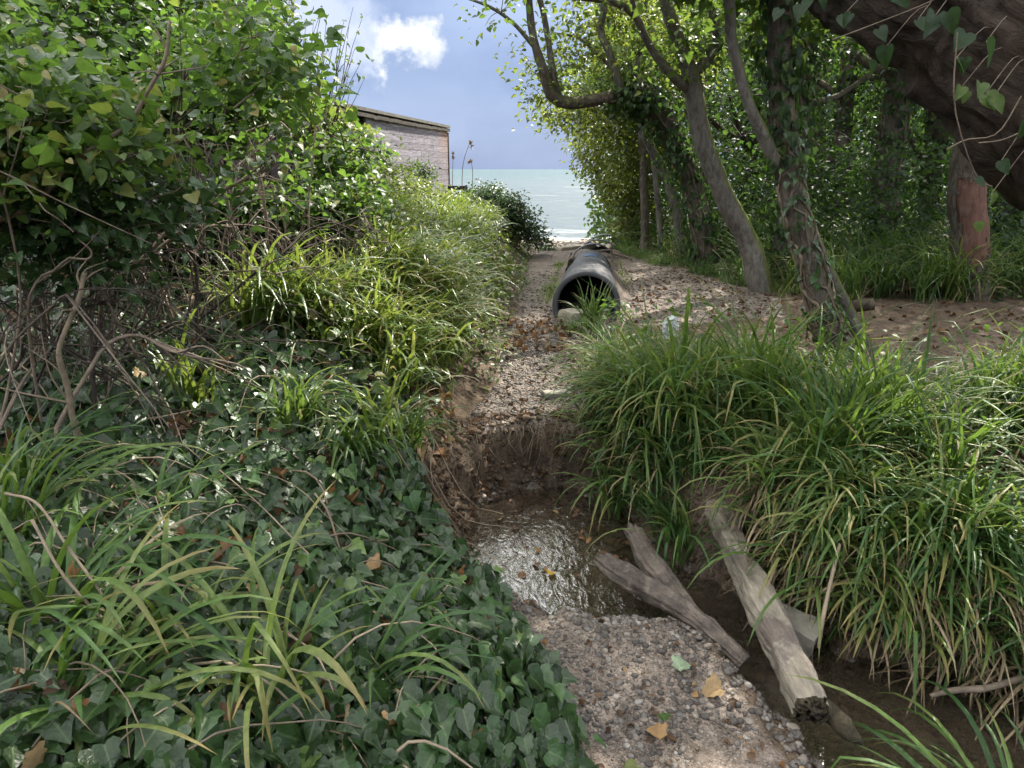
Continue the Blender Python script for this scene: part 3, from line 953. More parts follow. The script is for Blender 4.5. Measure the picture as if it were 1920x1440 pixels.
def limb(mb, pts, sides=12, n=None, rough=.10, rs=7.0, tint=.5):
    p, r = px(pts)
    r = r * .80
    if sides >= 12:
        sides, n = 40, max(n or 0, 130)
    n = n or max(10, 7 * len(p))
    s = spline(np.column_stack([p, r]), n)
    s[:, :3] += (np.stack([vnoise(s[:, 0] * 3 + o, s[:, 1] * 3, s[:, 2] * 3) for o in (0, 31, 77)], -1) - .5) * s[:, 3:4] * .5
    tube(mb, s[:, :3], np.maximum(s[:, 3], .004), sides, tint, rough, rs)
    if sides == 40:                               # furrowed bark
        v = mb.v[-1]
        m = n * sides
        an, al = np.tile(np.arange(sides) / sides * 2 * math.pi, n), np.repeat(np.concatenate([[0], np.cumsum(np.linalg.norm(np.diff(s[:, :3], axis=0), axis=1))]), sides)
        f = np.abs(fbm(np.cos(an) * 4.5, np.sin(an) * 4.5, al * 3.2, 4) - .5) * 2
        c = np.repeat(s[:, :3], sides, 0)
        v[:m] += (v[:m] - c) * (.18 * f - .05)[:, None]
    return s


def limb_w(mb, p, r, sides=10, n=None, rough=.10, rs=7.0, tint=.5):
    p, r = np.asarray(p, float), np.broadcast_to(np.asarray(r, float), (len(p),))
    n = n or max(10, 7 * len(p))
    s = spline(np.column_stack([p, r]), n)
    s[:, :3] += (np.stack([vnoise(s[:, 0] * 3 + o, s[:, 1] * 3, s[:, 2] * 3) for o in (0, 31, 77)], -1) - .5) * s[:, 3:4] * .5
    tube(mb, s[:, :3], np.maximum(s[:, 3], .004), sides, tint, rough, rs)
    return s


def in_ellipsoids(ells, n, shell=.55, hole=.42, hs=1.2):
    out = []
    wts = np.array([e[1][0] * e[1][1] * e[1][2] for e in ells]) ** .8
    cnt = np.maximum(1, (n * wts / wts.sum()).astype(int))
    for (c, r), m in zip(ells, cnt):
        d = rand_dir(m * 3)
        rad = shell + (1 - shell) * U(0, 1, m * 3) ** .7
        rad = np.where(U(0, 1, m * 3) < .25, U(0, 1, m * 3), rad)
        p = np.asarray(c) + d * rad[:, None] * np.asarray(r)
        k = vnoise(p[:, 0] * hs, p[:, 1] * hs, p[:, 2] * hs) > hole
        out.append(p[k][:m])
    return np.vstack(out)


def crown(parent, skel, ells, n, leaf='oval', size=(.05, .085), per=22, spread=.24, lm='crown', tm='twig', shell=.5, hole=.42,
          tw=.006, tintr=(0.0, 1.0), up=.9, twigs=True, hs=1.2, sides=4, maxlen=2.2, name='crown', grow=True, zmin=None):
    """twigs grown from the skeleton to clusters filling the ellipsoids, leaves round each cluster"""
    cl = in_ellipsoids(ells, n, shell, hole, hs)
    if zmin is not None:
        cl[:, 2] = np.maximum(cl[:, 2], zmin + H(cl[:, 0], cl[:, 1], False))
    sk = np.asarray(skel, float)[:, :3].copy()
    d0 = np.array([np.min(np.linalg.norm(sk - c, axis=1)) for c in cl])
    cl = cl[np.argsort(d0)]
    tb = MB()
    ends = []
    for c in cl:
        dv = c - sk
        d = np.linalg.norm(dv, axis=1) + .5 * np.maximum(0, -dv[:, 2])
        j = int(np.argmin(d))
        s = sk[j]
        L = np.linalg.norm(c - s)
        if L < .03:
            continue
        md = (s + c) / 2 + rng.normal(0, .10, 3) * L + np.array([0, 0, .06 * L])
        pts = spline([s, md, c + rng.normal(0, .03, 3)], 7)
        if twigs and L < maxlen:
            tube(tb, pts, np.linspace(tw * (.6 + 1.1 * min(L, 1.6)), tw * .35, 7), sides, U(.3, .8), cap=False)
        if grow:
            sk = np.vstack([sk, pts[3:]])
        ends.append((c, c - s))
    if twigs and tb.n:
        tb.build('branchwork', G[tm], parent)
    cc = np.array([e[0] for e in ends])
    dd = nrm(np.array([e[1] for e in ends]))
    m = len(cc) * per
    ci = np.repeat(np.arange(len(cc)), per)
    off = np.clip(rng.normal(0, 1, (m, 3)), -1.7, 1.7) * spread * np.array([1, 1, .6])
    pos = cc[ci] + off - dd[ci] * spread * U(0, .8, m)[:, None]
    if zmin is not None:
        pos[:, 2] = np.maximum(pos[:, 2], H(pos[:, 0], pos[:, 1], False) + .04)
    nor = np.array([0, 0, up]) + rand_dir(m) * .75
    ax = nrm(off + 1e-4) * .7 + dd[ci] * .5 + rand_dir(m) * .5 + np.array([0, 0, -.25])
    ct = U(tintr[0], tintr[1], len(cc))
    tint = np.clip(ct[ci] + rng.normal(0, .16, m), 0, 1)
    fb = MB()
    leaves(fb, leaf, pos, nor, ax, U(size[0], size[1], m), tint)
    fb.build(name, G[lm], parent)
    return cl


def ivy_on(parent, s, n, size=(.045, .085), out=.03, thick=1.0, vines=5, lm='dark', t0=0.0, t1=1.0, hang=.0, name='ivy'):
    """ivy climbing a limb sampled as s (n,4)"""
    s = np.asarray(s)
    m0, m1 = int(t0 * (len(s) - 1)), int(t1 * (len(s) - 1))
    s = s[m0:m1 + 1]
    t = U(0, len(s) - 1.001, n)
    clump = vnoise(t * .9, 3.1, 7.7) > U(0.1, .75, n)
    t = t[clump]
    n = len(t)
    i = t.astype(int)
    f = (t - i)[:, None]
    c = s[i] * (1 - f) + s[i + 1] * f
    tg = nrm(s[i + 1, :3] - s[i, :3])
    o = rand_dir(n)
    o = nrm(o - tg * (o * tg).sum(-1, keepdims=True))
    lay = np.abs(rng.normal(0, 1, n)) * out * thick
    pos = c[:, :3] + o * (c[:, 3:4] * 1.02 + lay[:, None])
    pos[:, 2] -= hang * U(0, 1, n) ** 2
    nor = o * .9 + np.array([0, 0, .5]) + rand_dir(n) * .45
    ax = np.array([0, 0, -1.0]) + o * .35 + rand_dir(n) * .5
    mb = MB()
    leaves(mb, 'ivy', pos, nor, ax, U(size[0], size[1], n), np.clip(rng.normal(.45, .25, n), 0, 1))
    o_ = mb.build(name, G[lm], parent)
    if vines:
        vb = MB()
        for k in range(vines):
            a0 = U(0, 6.28)
            rot = U(-2.5, 2.5)
            idx = np.arange(0, len(s))
            tgv = nrm(np.gradient(s[:, :3], axis=0))
            ref = np.array([0, 1.0, 0]) if abs(tgv[:, 2]).mean() > .6 else np.array([0, 0, 1.0])
            u_ = nrm(np.cross(tgv, ref))
            w_ = np.cross(tgv, u_)
            an = a0 + rot * idx / len(s) + .6 * (vnoise(idx * .35, k * 7.1, 0) - .5) * 2
            p = s[:, :3] + (np.cos(an)[:, None] * u_ + np.sin(an)[:, None] * w_) * (s[:, 3:4] * 1.06)
            tube(vb, p, .006 + .006 * U(0, 1), 5, U(.2, .9), .2, 20, cap=False)
        vb.build('vine', G['vine'], parent)
    return o_


def E(u, v, Y, rx, ry, rz):
    return (P(u, v, Y), (rx, ry, rz))


# --- leaning grey tree whose trunk forks over the path
b = P(1440, 585, 8.0)
T = thing('leaning_tree', 'grey mossy tree leaning left over the path, forking high beside the pipe', 'tree', (b[0], b[1], H(b[0], b[1])))
mb = MB()
sA = limb(mb, [(1448, 610, 8.0, .24), (1434, 560, 8.0, .185), (1420, 520, 8, .165), (1396, 450, 8, .15), (1347, 340, 7.9, .128), (1312, 240, 7.8, .12), (1298, 150, 7.75, .115), (1278, 90, 7.7, .09), (1258, 30, 7.6, .08), (1228, -60, 7.5, .07), (1190, -180, 7.4, .05)], 18, 90, .09)
mb.build('trunk', G['bark'], T)
skA = [sA[40:]]
for br in ([(1290, 165, 7.75, .07), (1255, 135, 7.6, .058), (1215, 80, 7.5, .05), (1190, 30, 7.4, .045), (1150, 4, 7.2, .04), (1080, -4, 7.0, .032), (985, -16, 6.9, .02)],
           [(1300, 135, 7.75, .075), (1330, 108, 7.7, .062), (1345, 70, 7.6, .055), (1332, 10, 7.5, .045), (1310, -80, 7.4, .03)],
           [(1190, 30, 7.4, .035), (1180, -30, 7.3, .028), (1165, -110, 7.2, .02)]):
    mb = MB()
    skA.append(limb(mb, br, 10, 40))
    mb.build('branch', G['bark'], T)
crown(T, np.vstack(skA), [E(1280, -120, 7.4, 1.3, .9, .7), E(1110, -50, 7.2, .9, .7, .45), E(1010, 20, 7.3, .6, .5, .35), E(1350, 20, 7.6, .7, .6, .5), E(1200, 60, 7.9, .6, .5, .35)],
      230, 'oval', (.05, .09), 20, .22, 'crown', 'twig', tintr=(.25, 1.0))

# --- pollard with an ivy covered knuckle and a long level limb
b = P(1325, 475, 9.6)
T = thing('pollard_tree', 'old pollard tree with a level limb reaching over the path and an ivy covered knuckle', 'tree', (b[0], b[1], H(b[0], b[1])))
mb = MB()
sB = limb(mb, [(1335, 490, 9.6, .21), (1318, 430, 9.6, .18), (1300, 350, 9.6, .165), (1268, 280, 9.55, .16), (1240, 215, 9.5, .19), (1212, 178, 9.45, .17), (1185, 172, 9.4, .13), (1160, 178, 9.4, .10), (1110, 188, 9.3, .092), (1062, 190, 9.25, .092), (1034, 178, 9.2, .085), (1020, 140, 9.15, .075), (1006, 90, 9.1, .062), (995, 40, 9.1, .055), (988, -30, 9.0, .045), (975, -110, 9.0, .03)], 16, 110, .12)
mb.build('trunk', G['bark2'], T)
skB = [sB[45:]]
for br in ([(1046, 180, 9.25, .065), (1036, 130, 9.2, .05), (1026, 60, 9.2, .045), (1012, 0, 9.1, .04), (990, -60, 9.1, .03)],
           [(1172, 178, 9.4, .085), (1156, 140, 9.35, .068), (1142, 95, 9.3, .06), (1126, 55, 9.3, .058), (1132, 10, 9.2, .05), (1126, -70, 9.2, .04)],
           [(1008, 95, 9.1, .035), (965, 45, 9.0, .028), (920, 14, 8.9, .022), (868, -6, 8.8, .014)],
           [(1180, 165, 9.4, .04), (1130, 110, 9.5, .028), (1085, 72, 9.6, .022), (1040, 62, 9.6, .014)],
           [(1200, 160, 9.4, .05), (1196, 110, 9.5, .04), (1216, 50, 9.6, .035), (1205, -20, 9.6, .028)]):
    mb = MB()
    skB.append(limb(mb, br, 9, 40))
    mb.build('branch', G['bark'], T)
crown(T, np.vstack(skB), [E(940, 25, 8.9, .32, .35, .25), E(1000, -30, 9.1, .6, .6, .45), E(1080, 60, 9.5, .8, .5, .5), E(1160, 20, 9.6, .8, .6, .5), E(1010, 150, 9.4, .45, .4, .35), E(1090, -120, 9.1, 1.2, 1, .6), E(1035, 215, 9.8, .25, .4, .22), E(1110, 225, 9.9, .5, .4, .26), E(1250, 90, 9.8, .7, .5, .4), E(1060, 20, 9.8, .7, .5, .35), ((.5, 9.4, 4.3), (.9, .8, .5))],  # last leaf mass is added out of view to darken the pool's reflection
      380, 'oval', (.045, .08), 20, .2, 'hedge', 'twig', tintr=(.1, .9), hole=.38)
ivy_on(T, sB, 1900, (.045, .08), .08, 1.0, 6, 'dark', 0.0, .50, .12)

# --- nearest tree, two ivy clad stems meeting
b = P(1580, 690, 5.0)
T = thing('ivy_clad_tree', 'ivy clad tree wrapped in vines with a thinner stem propped against it', 'tree', (b[0], b[1], H(b[0], b[1])))
mb = MB()
sC = limb(mb, [(1592, 720, 5.0, .17), (1572, 670, 5.0, .14), (1548, 600, 5.0, .125), (1524, 510, 5.0, .115), (1498, 410, 5.05, .108), (1480, 310, 5.1, .105), (1468, 220, 5.1, .105), (1462, 120, 5.1, .10), (1462, 0, 5.1, .095), (1464, -140, 5.1, .085), (1470, -320, 5.1, .06)], 16, 90, .10)
mb.build('trunk', G['bark2'], T)
skC = [sC[50:]]
for br in ([(1640, 690, 5.25, .075), (1618, 640, 5.25, .066), (1578, 560, 5.2, .062), (1545, 490, 5.15, .058), (1520, 430, 5.1, .055), (1500, 380, 5.08, .05)],
           [(1482, 330, 5.1, .062), (1456, 300, 5.05, .06), (1430, 245, 5.0, .054), (1405, 190, 4.98, .048), (1385, 125, 4.95, .045), (1372, 70, 4.95, .042), (1368, 0, 4.9, .042), (1352, -110, 4.9, .03)]):
    mb = MB()
    skC.append(limb(mb, br, 10, 46))
    mb.build('branch', G['bark'], T)
crown(T, np.vstack([skC[0], skC[2][20:]]), [E(1430, -160, 5, .9, .8, .35), E(1540, -120, 5.3, .8, .7, .35), E(1370, -130, 4.9, .6, .6, .3), E(1500, 30, 5.6, .45, .3, .22)], 260, 'ivy', (.05, .09), 16, .18, 'crown', 'twig', tintr=(.2, .95))
ivy_on(T, sC, 420, (.028, .055), .02, 1.0, 11, 'ivy', 0.0, .62)
ivy_on(T, sC, 750, (.04, .07), .05, 1.0, 0, 'dark', .5, 1.0)

# --- thin dark stems further along the path
for lab, path, nm in (('straight dark trunk standing nearest the far end of the pipe', [(1209, 490, 11.5, .10), (1209, 450, 11.5, .085), (1208, 350, 11.5, .08), (1204, 230, 11.5, .075), (1202, 100, 11.5, .06), (1196, -40, 11.5, .045)], 'bark2'),
                      ('slim bare trunk just right of the straight dark trunk at the far path edge', [(1242, 485, 11.2, .075), (1238, 440, 11.2, .06), (1232, 360, 11.2, .055), (1222, 270, 11.2, .055), (1214, 180, 11.2, .045), (1222, 60, 11.2, .035)], 'bark')):
    q = P(*path[0][:3])
    T = thing('path_edge_tree', lab, 'tree', (q[0], q[1], H(q[0], q[1])))
    mb = MB()
    s = limb(mb, path, 12, 50)
    mb.build('trunk', G[nm], T)
    w = path[3][0]
    crown(T, s[25:], [E(w, 60, 11.6, .9, .8, .6), E(w - 60, 160, 12, .8, .6, .5), E(w + 60, 160, 12.2, .6, .6, .5)], 130, 'oval', (.05, .085), 20, .22, 'hedge', 'twig', tintr=(.1, .8))
mb = MB()
q = P(1255, 475, 10.6)
T = thing('bent_tree', 'pale bent slender tree curving left behind the pollard trunk', 'tree', (q[0], q[1], H(q[0], q[1])))
s = limb(mb, [(1285, 480, 10.4, .10), (1270, 400, 10.4, .09), (1248, 330, 10.4, .085), (1222, 280, 10.4, .08), (1204, 235, 10.4, .075), (1200, 190, 10.4, .06), (1180, 110, 10.4, .04)], 12, 50)
mb.build('trunk', G['bark'], T)
crown(T, s[30:], [E(1180, 110, 10.6, .8, .6, .5), E(1130, 160, 10.8, .6, .5, .35)], 90, 'oval', (.05, .08), 20, .2, 'crown', tintr=(.2, .9))

# --- stripped trunk on the right
b = P(1812, 580, 7.1)
T = thing('stripped_trunk_tree', 'stout tree on the right with a long reddish patch of stripped bark', 'tree', (b[0], b[1], H(b[0], b[1])))
tmp = MB()
s = limb(tmp, [(1808, 625, 7.1, .28), (1810, 585, 7.1, .25), (1812, 500, 7.1, .225), (1816, 400, 7.1, .215), (1822, 300, 7.1, .21), (1830, 150, 7.1, .20), (1836, -40, 7.1, .19), (1840, -200, 7.1, .15)], 40, 110, .05, 9)
v, f4 = tmp.v[0], tmp.f[0]
fc = v[f4].mean(1)
k = (fc - EYE)
yv = k @ np.array([0, math.sin(PITCH), math.cos(PITCH)]) / (k @ np.array([0, math.cos(PITCH), -math.sin(PITCH)]))
vv = 720 - FPX * yv
ctr = s[np.argmin(np.linalg.norm(fc[:, None, 2] - s[None, :, 2], axis=-1) if False else np.abs(fc[:, None, 2] - s[None, :, 2]), axis=1), :3]
ang = np.arctan2((fc - ctr)[:, 0], -(fc - ctr)[:, 1])
wob = 16 * (fbm(ang * 3, vv * .02, 2) - .5)
bare = (vv + 2 * wob > 338) & (vv + 3.2 * wob - 18 * np.cos(ang * 2.2) < 480) & (ang > -1.05 + .5 * (fbm(vv * .05, 1, 1) - .5)) & (ang < 1.75 + .4 * (fbm(vv * .05, 4, 1) - .5))
rad_in = nrm((v - EYE * 0)[:, :] * 0 + 1)
vs_ = v.copy()
cv = s[np.abs(v[:, None, 2] - s[None, :, 2]).argmin(1), :3]
ci = np.abs(v[:, None, 2] - s[None, :, 2]).argmin(1)
inn = cv + nrm((v - cv) * np.array([1, 1, 0])) * (s[ci, 3:4] * .92)
inn[:, 2] = v[:, 2]
MB().add(v, f4[~bare]).build('trunk', G['bark2'], T)
MB().add(inn, f4[(vv > 300) & (vv < 520)]).build('bare_wood', G['bare'], T)
crown(T, s[70:], [E(1800, -250, 7.3, 1.6, 1.3, .8), E(1900, -100, 8, 1, .8, .6)], 120, 'oval', (.06, .1), 20, .25, 'dark', tintr=(.1, .9))

# --- huge leaning trunk close by, upper right
q = np.array([3.05, 2.25])
T = thing('overhanging_trunk', 'huge dark rugged trunk leaning across the upper right corner, close to the viewer', 'tree', (q[0], q[1], H(q[0], q[1])))
mb = MB()
edge_px = [(2260, 820, 2.6), (2130, 640, 2.6), (2025, 500, 2.6), (1930, 392, 2.6), (1850, 322, 2.65), (1765, 218, 2.7), (1700, 150, 2.75), (1640, 103, 2.8), (1560, 46, 2.9), (1500, 2, 3.0), (1380, -90, 3.1), (1200, -200, 3.2)]
er = [.44, .42, .40, .385, .375, .37, .365, .36, .35, .34, .31, .25]
ep = np.array([P(*t) for t in edge_px])
ray = nrm(ep - EYE)
axd = nrm(np.gradient(ep, axis=0))
sidev = nrm(np.cross(ray, axd))
sidev *= np.sign(sidev[:, 2:3] + .5 * sidev[:, 0:1])
cen_o = ep + sidev * np.array(er)[:, None]
pts = np.vstack([[(cen_o[0, 0] + .25, cen_o[0, 1] - .05, -.15)], cen_o])
s = spline(np.column_stack([pts, [.52] + er]), 170)
tube(mb, s[:, :3], s[:, 3], 80, .5, .0)
sO = s
v = mb.v[0]
an_ = np.tile(np.arange(80) / 80 * 2 * math.pi, 170)
al_ = np.repeat(np.arange(170) * .024, 80)
n_ = fbm(np.cos(an_) * 9 + al_ * .9, np.sin(an_) * 9, al_ * 2.2, 4)
mb.t[0] = np.concatenate([an_ / (2 * math.pi), [0, 0]])
n_ = np.concatenate([n_, [.5, .5]])
cc_ = np.repeat(sO[:, :3], 80, 0)
v[:len(cc_)] += nrm(v[:len(cc_)] - cc_) * ((np.abs(n_[:len(cc_)] - .5) * 2)[:, None] * .085 - .02)
mb.build('trunk', G['wrapbark'], T)
crown(T, sO[120:], [((.2, 3.8, 4.6), (1.6, 1.2, .6)), ((1.8, 3.4, 4.2), (1.4, 1.2, .5)), ((1.2, 5.2, 4.7), (1.5, 1.2, .6)), ((2.6, 4.8, 4.6), (1.2, 1.2, .6)), ((-.4, 5.6, 5.2), (1.2, 1.0, .5))], 330, 'ivy', (.08, .13), 15, .26, 'dark', tintr=(.2, 1))  # last three leaf masses added out of view to shade the foreground
lb = MB()
hv = MB()
for (u, v_, Y, ln, mm) in ((1655, 70, 2.25, .075, 0), (1770, 30, 2.1, .09, 0), (1700, 40, 2.2, .07, 0), (1905, 210, 2.0, .06, 0), (1850, 175, 2.05, .065, 1), (1845, 205, 2.05, .06, 1), (1770, 165, 2.12, .05, 1), (1600, 25, 2.35, .06, 0), (1555, 10, 2.4, .06, 0), (1870, 60, 2.0, .085, 0), (1900, 305, 2.0, .055, 0),
                          (1490, 12, 2.5, .065, 0), (1860, 340, 2.1, .05, 1), (1690, -6, 2.1, .09, 0), (1905, 120, 2.0, .07, 0), (1800, 110, 2.1, .06, 0)):
    a = P(u, v_, Y) + rng.normal(0, .02, 3)
    for q_ in range(2):
        leaves(lb, 'heart', (a + rng.normal(0, .035, 3) * q_)[None], np.array([[U(-.9, .9), -.7 + U(-.4, .4), .5 + U(-.4, .4)]]), np.array([[U(-.8, .8), -.2, -1]]), ln * .8 * (1 - .2 * q_), .95 if mm else U(.0, .15))  # brighter tint on a few leaves paints them as backlit
    c = sO[np.argmin(np.linalg.norm(sO[:, :3] - a, axis=1))]
    on = c[:3] + nrm(a - c[:3]) * c[3]
    tube(hv, spline([on, (on + a) / 2 + [0, -.02, .03], a], 6), .0015, 4, .4, cap=False)
lb.build('ivy', G['dark'], T)
for path in ([(1930, 240, 2.05), (1880, 262, 2.0), (1835, 268, 2.02)], [(1560, 75, 2.3), (1640, 45, 2.3), (1740, 5, 2.2), (1800, -30, 2.2)], [(1915, 180, 2.0), (1870, 250, 2.0), (1812, 262, 2.05), (1775, 280, 2.05)], [(1795, 60, 2.0), (1790, 200, 2.0), (1830, 330, 2.05), (1860, 350, 2.05)]):
    tube(hv, spline([P(*t) for t in path], 12), .002, 5, .5, cap=False)
hv.build('vine', G['vine'], T)

# --- wood behind: trunks with ivy and low crowns
BG = [(1470, 8.6, .10, 1, 'second dark vine hung trunk directly behind the nearest ivy clad tree'), (1655, 9.4, .17, 1, 'ivy covered trunk midway between the ivy clad tree and the stripped trunk'),
      (1575, 11.2, .13, 1, 'dark ivy covered trunk deep in the wood behind the ivy clad tree'), (1735, 10.6, .14, 1, 'leafy dark trunk left of the stripped trunk, further back'),
      (1885, 9.2, .13, 1, 'dark trunk right of the stripped trunk at the frame edge'), (1395, 12.8, .14, 1, 'ivy draped tree in the wood behind the leaning tree trunk'),
      (1520, 14.0, .16, 0, 'far tree in the wood seen left of the ivy clad tree'), (1640, 14.5, .16, 0, 'far tree deep in the wood with light gaps in its leaves'),
      (1790, 14.2, .16, 0, 'far tree deep in the wood behind the stripped trunk'), (1320, 15.5, .15, 0, 'far tree in the wood behind the pollard trunk'),
      (1990, 12.0, .16, 0, 'tree beyond the right frame edge with leaves hanging low'), (1440, 17.5, .16, 0, 'farthest tree in the wood between the leaning and ivy clad trees')]
for i, (u, Y, r, iv, lab) in enumerate(BG):
    x0 = P(u, 400, Y)[0]
    z0 = float(H(x0, Y, False))
    T = thing('woodland_tree', lab, 'tree', (x0, Y, z0), 'trees in the wood on the right')
    mb = MB()
    ln = U(-.25, .1)
    s = limb_w(mb, [(x0, Y, z0 - .1), (x0 + .02, Y, z0 + .5), (x0 + ln * .5, Y + U(-.1, .1), z0 + 1.7), (x0 + ln, Y, z0 + 3), (x0 + ln * 1.6, Y, z0 + 4.8)], [r * 1.3, r, r * .9, r * .8, r * .5], 12, 50, .14)
    mb.build('trunk', G['bark2'], T)
    for q_ in range(3):
        mb = MB()
        st = s[int(U(18, 40))]
        a = U(0, 6.28)
        e = st[:3] + np.array([math.cos(a) * 1.3, math.sin(a) * .9, U(.5, 1.2)])
        limb_w(mb, [st[:3], (st[:3] + e) / 2 + [0, 0, -.1], e], [st[3] * .5, st[3] * .35, .015], 7, 14)
        mb.build('branch', G['bark2'], T)
    if iv:
        ivy_on(T, s, 1700, (.045, .08), .09, 1.0, 4, 'dark', 0.06, 1.0)
    big = Y > 11
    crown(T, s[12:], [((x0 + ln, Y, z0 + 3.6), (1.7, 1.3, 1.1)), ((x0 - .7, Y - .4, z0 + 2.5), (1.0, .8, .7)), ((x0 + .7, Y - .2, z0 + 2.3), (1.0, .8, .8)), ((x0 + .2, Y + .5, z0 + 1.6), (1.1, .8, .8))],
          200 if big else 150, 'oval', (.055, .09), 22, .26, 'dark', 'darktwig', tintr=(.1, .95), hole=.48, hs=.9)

# --- seaward hedge of small trees whose leaves catch the sun
HB = [(1120, 270, 13.5, .50, .6, .4), (1150, 315, 13.0, .48, .6, .36), (1180, 365, 12.6, .42, .6, .34), (1205, 415, 12.6, .38, .5, .26), (1140, 215, 12.4, .8, .7, .42), (1210, 290, 12.2, .6, .7, .5)]
for i, (lab, es, bx) in enumerate((('yellow green small tree nearest the sea with foliage stepping down to the beach', [HB[2], HB[3], HB[5], (1215, 420, 13.2, .45, .5, .3)], 1215),
                                   ('sunlit leafy tree over the path end with thin twigs reaching left over the sea', [HB[0], HB[1], HB[4], (1060, 215, 12.8, .42, .4, .26), (1150, 170, 12.6, .9, .6, .45)], 1205))):
    q = P(bx, 455, 13.6)
    T = thing('hedge_tree', lab, 'tree', (q[0], q[1], H(q[0], q[1])), 'small trees at the sea end of the path')
    mb = MB()
    s = limb_w(mb, [(q[0], q[1], float(H(q[0], q[1])) - .1), (q[0] - .1, q[1] - .1, q[2] + .8), (q[0] - .4, q[1] - .4, q[2] + 1.8), (q[0] - .7, q[1] - .6, q[2] + 2.6)], [.09, .07, .05, .03], 9, 30)
    mb.build('trunk', G['bark2'], T)
    crown(T, s[3:], [E(*e) for e in es], 330, 'oval', (.05, .085), 22, .19, 'hedge', 'twig', tintr=(.15, 1.0), hole=.36, hs=1.6)
# ------------------------------------------------------------------ left thicket
def stems_tangle(n, base_f, reach, rise, r=(.003, .012), mat='twig', parent=None, name='stem_tangle', forks=2, bend=.25, sag=.1, low=False):
    mb = MB()
    sk = []
    for k in range(n):
        b0 = base_f()
        d = reach()
        L = np.linalg.norm(d)
        h = rise()
        m1 = b0 + d * .35 + np.array([0, 0, h]) + rng.normal(0, bend * .3, 3) * L
        m2 = b0 + d * .72 + np.array([0, 0, h * .9]) + rng.normal(0, bend * .3, 3) * L
        e = b0 + d + np.array([0, 0, h * .35 - sag * L]) + rng.normal(0, bend * .25, 3) * min(L, 1.2)
        s = spline([b0, m1, m2, e], 22)
        w = (np.stack([fbm(s[:, 0] * 5 + o, s[:, 1] * 5, s[:, 2] * 5, 2) for o in (0, 31, 77)], -1) - .5) * .14
        s = s + w * np.linspace(0, 1, 22)[:, None]
        s[:, 2] = np.maximum(s[:, 2], H(s[:, 0], s[:, 1], False) + .02) if True else s[:, 2]
        s[0, 2] = float(H(s[0, 0], s[0, 1], False)) - .03
        if low and (s[:, 2].max() > 1.45 or s[:, 0].max() > -.5):
            continue
        r0 = r[0] + (r[1] - r[0]) * U(0, 1) ** 2
        t_ = U(0, 1)
        tube(mb, s, np.linspace(r0, r0 * .3, 22), 5, t_, .2, 30, cap=False)
        sk.append(s)
        for q in range(forks):
            i = int(U(6, 19))
            dd = nrm(s[min(i + 1, 21)] - s[i - 1]) + rng.normal(0, .55, 3)
            l2 = min(.4, L * U(.15, .45))
            f = spline([s[i], s[i] + dd * l2 * .5 + rng.normal(0, .03, 3), s[i] + dd * l2 + np.array([0, 0, -.05])], 9)
            if low and (f[:, 2].max() > 1.40 or f[:, 0].max() > -.55):
                continue
            tube(mb, f, np.linspace(r0 * .6, r0 * .15, 9), 4, t_, cap=False)
            sk.append(f)
    if parent is not None:
        mb.build(name, G[mat], parent)
    return np.vstack(sk)


def shrub(name, label, base, ells, n, leaf, size, per, spread, lm, stems, tintr=(0, 1), group='shrubs on the left bank', tm='twig', reach=None, rise=(.3, .9), hole=.4, shell=.5, r=(.004, .014), up=.9, tw=.005, zmin=.05):
    T = thing(name, label, 'shrub', (base[0], base[1], float(H(base[0], base[1]))), group)
    c = np.mean([e[0] for e in ells], 0)
    bs = np.array([base[0], base[1], 0])

    def bf():
        p = bs + np.array([rng.normal(0, .16), rng.normal(0, .16), 0])
        p[2] = H(p[0], p[1], False)
        return p

    def rf():
        e = ells[int(U(0, len(ells)))]
        t = np.asarray(e[0]) + rand_dir(1)[0] * np.asarray(e[1]) * .7
        d = t - np.array([bs[0], bs[1], float(H(bs[0], bs[1], False))])
        d[2] *= .75
        return d
    sk = stems_tangle(stems, bf, reach or rf, lambda: U(*rise), r, tm, T)
    crown(T, sk, ells, n, leaf, size, per, spread, lm, tm, tintr=tintr, hole=hole, shell=shell, up=up, tw=tw, maxlen=1.0, name='foliage', zmin=zmin)
    return T


shrub('ivy_bush', 'broad glossy leaved bush closest to the viewer at the upper left, large bright leaves', (-1.95, 2.75),
      [E(130, 150, 2.55, .62, .40, .30), E(300, 230, 2.65, .42, .35, .22), E(30, 260, 2.5, .5, .4, .22), E(60, 60, 2.8, .7, .5, .3), E(330, 110, 3.1, .5, .4, .3)], 330, 'heart', (.020, .066), 22, .15, 'shrub', 16, (.0, 1.0), tm='twig', hole=.47, shell=.35, rise=(.2, .5), r=(.002, .007))
shrub('ivy_bush', 'rounded bright green ivy bush in the middle of the left thicket above the dark hollow', (-1.55, 4.3),
      [E(480, 300, 3.75, .42, .4, .25), E(590, 310, 4.0, .32, .35, .24), E(400, 230, 4.0, .5, .4, .28), E(560, 250, 4.3, .45, .4, .26), E(300, 300, 3.9, .5, .4, .22)], 350, 'heart', (.020, .062), 22, .15, 'shrub', 12, (.0, 1.0), hole=.46, shell=.35, rise=(.25, .6))
shrub('ivy_bush', 'dense green bush hanging over the bank edge left of the shed', (-1.5, 5.4),
      [E(600, 300, 5.0, .42, .45, .3), E(625, 350, 4.9, .30, .4, .3), E(560, 390, 4.8, .35, .4, .25), E(640, 280, 5.3, .3, .4, .2), E(500, 190, 5.0, .55, .5, .36), E(655, 375, 5.6, .26, .4, .18), E(440, 130, 5.0, .5, .5, .36)], 400, 'heart', (.035, .062), 18, .12, 'shrub', 8, (.1, 1.0), rise=(.2, .5))
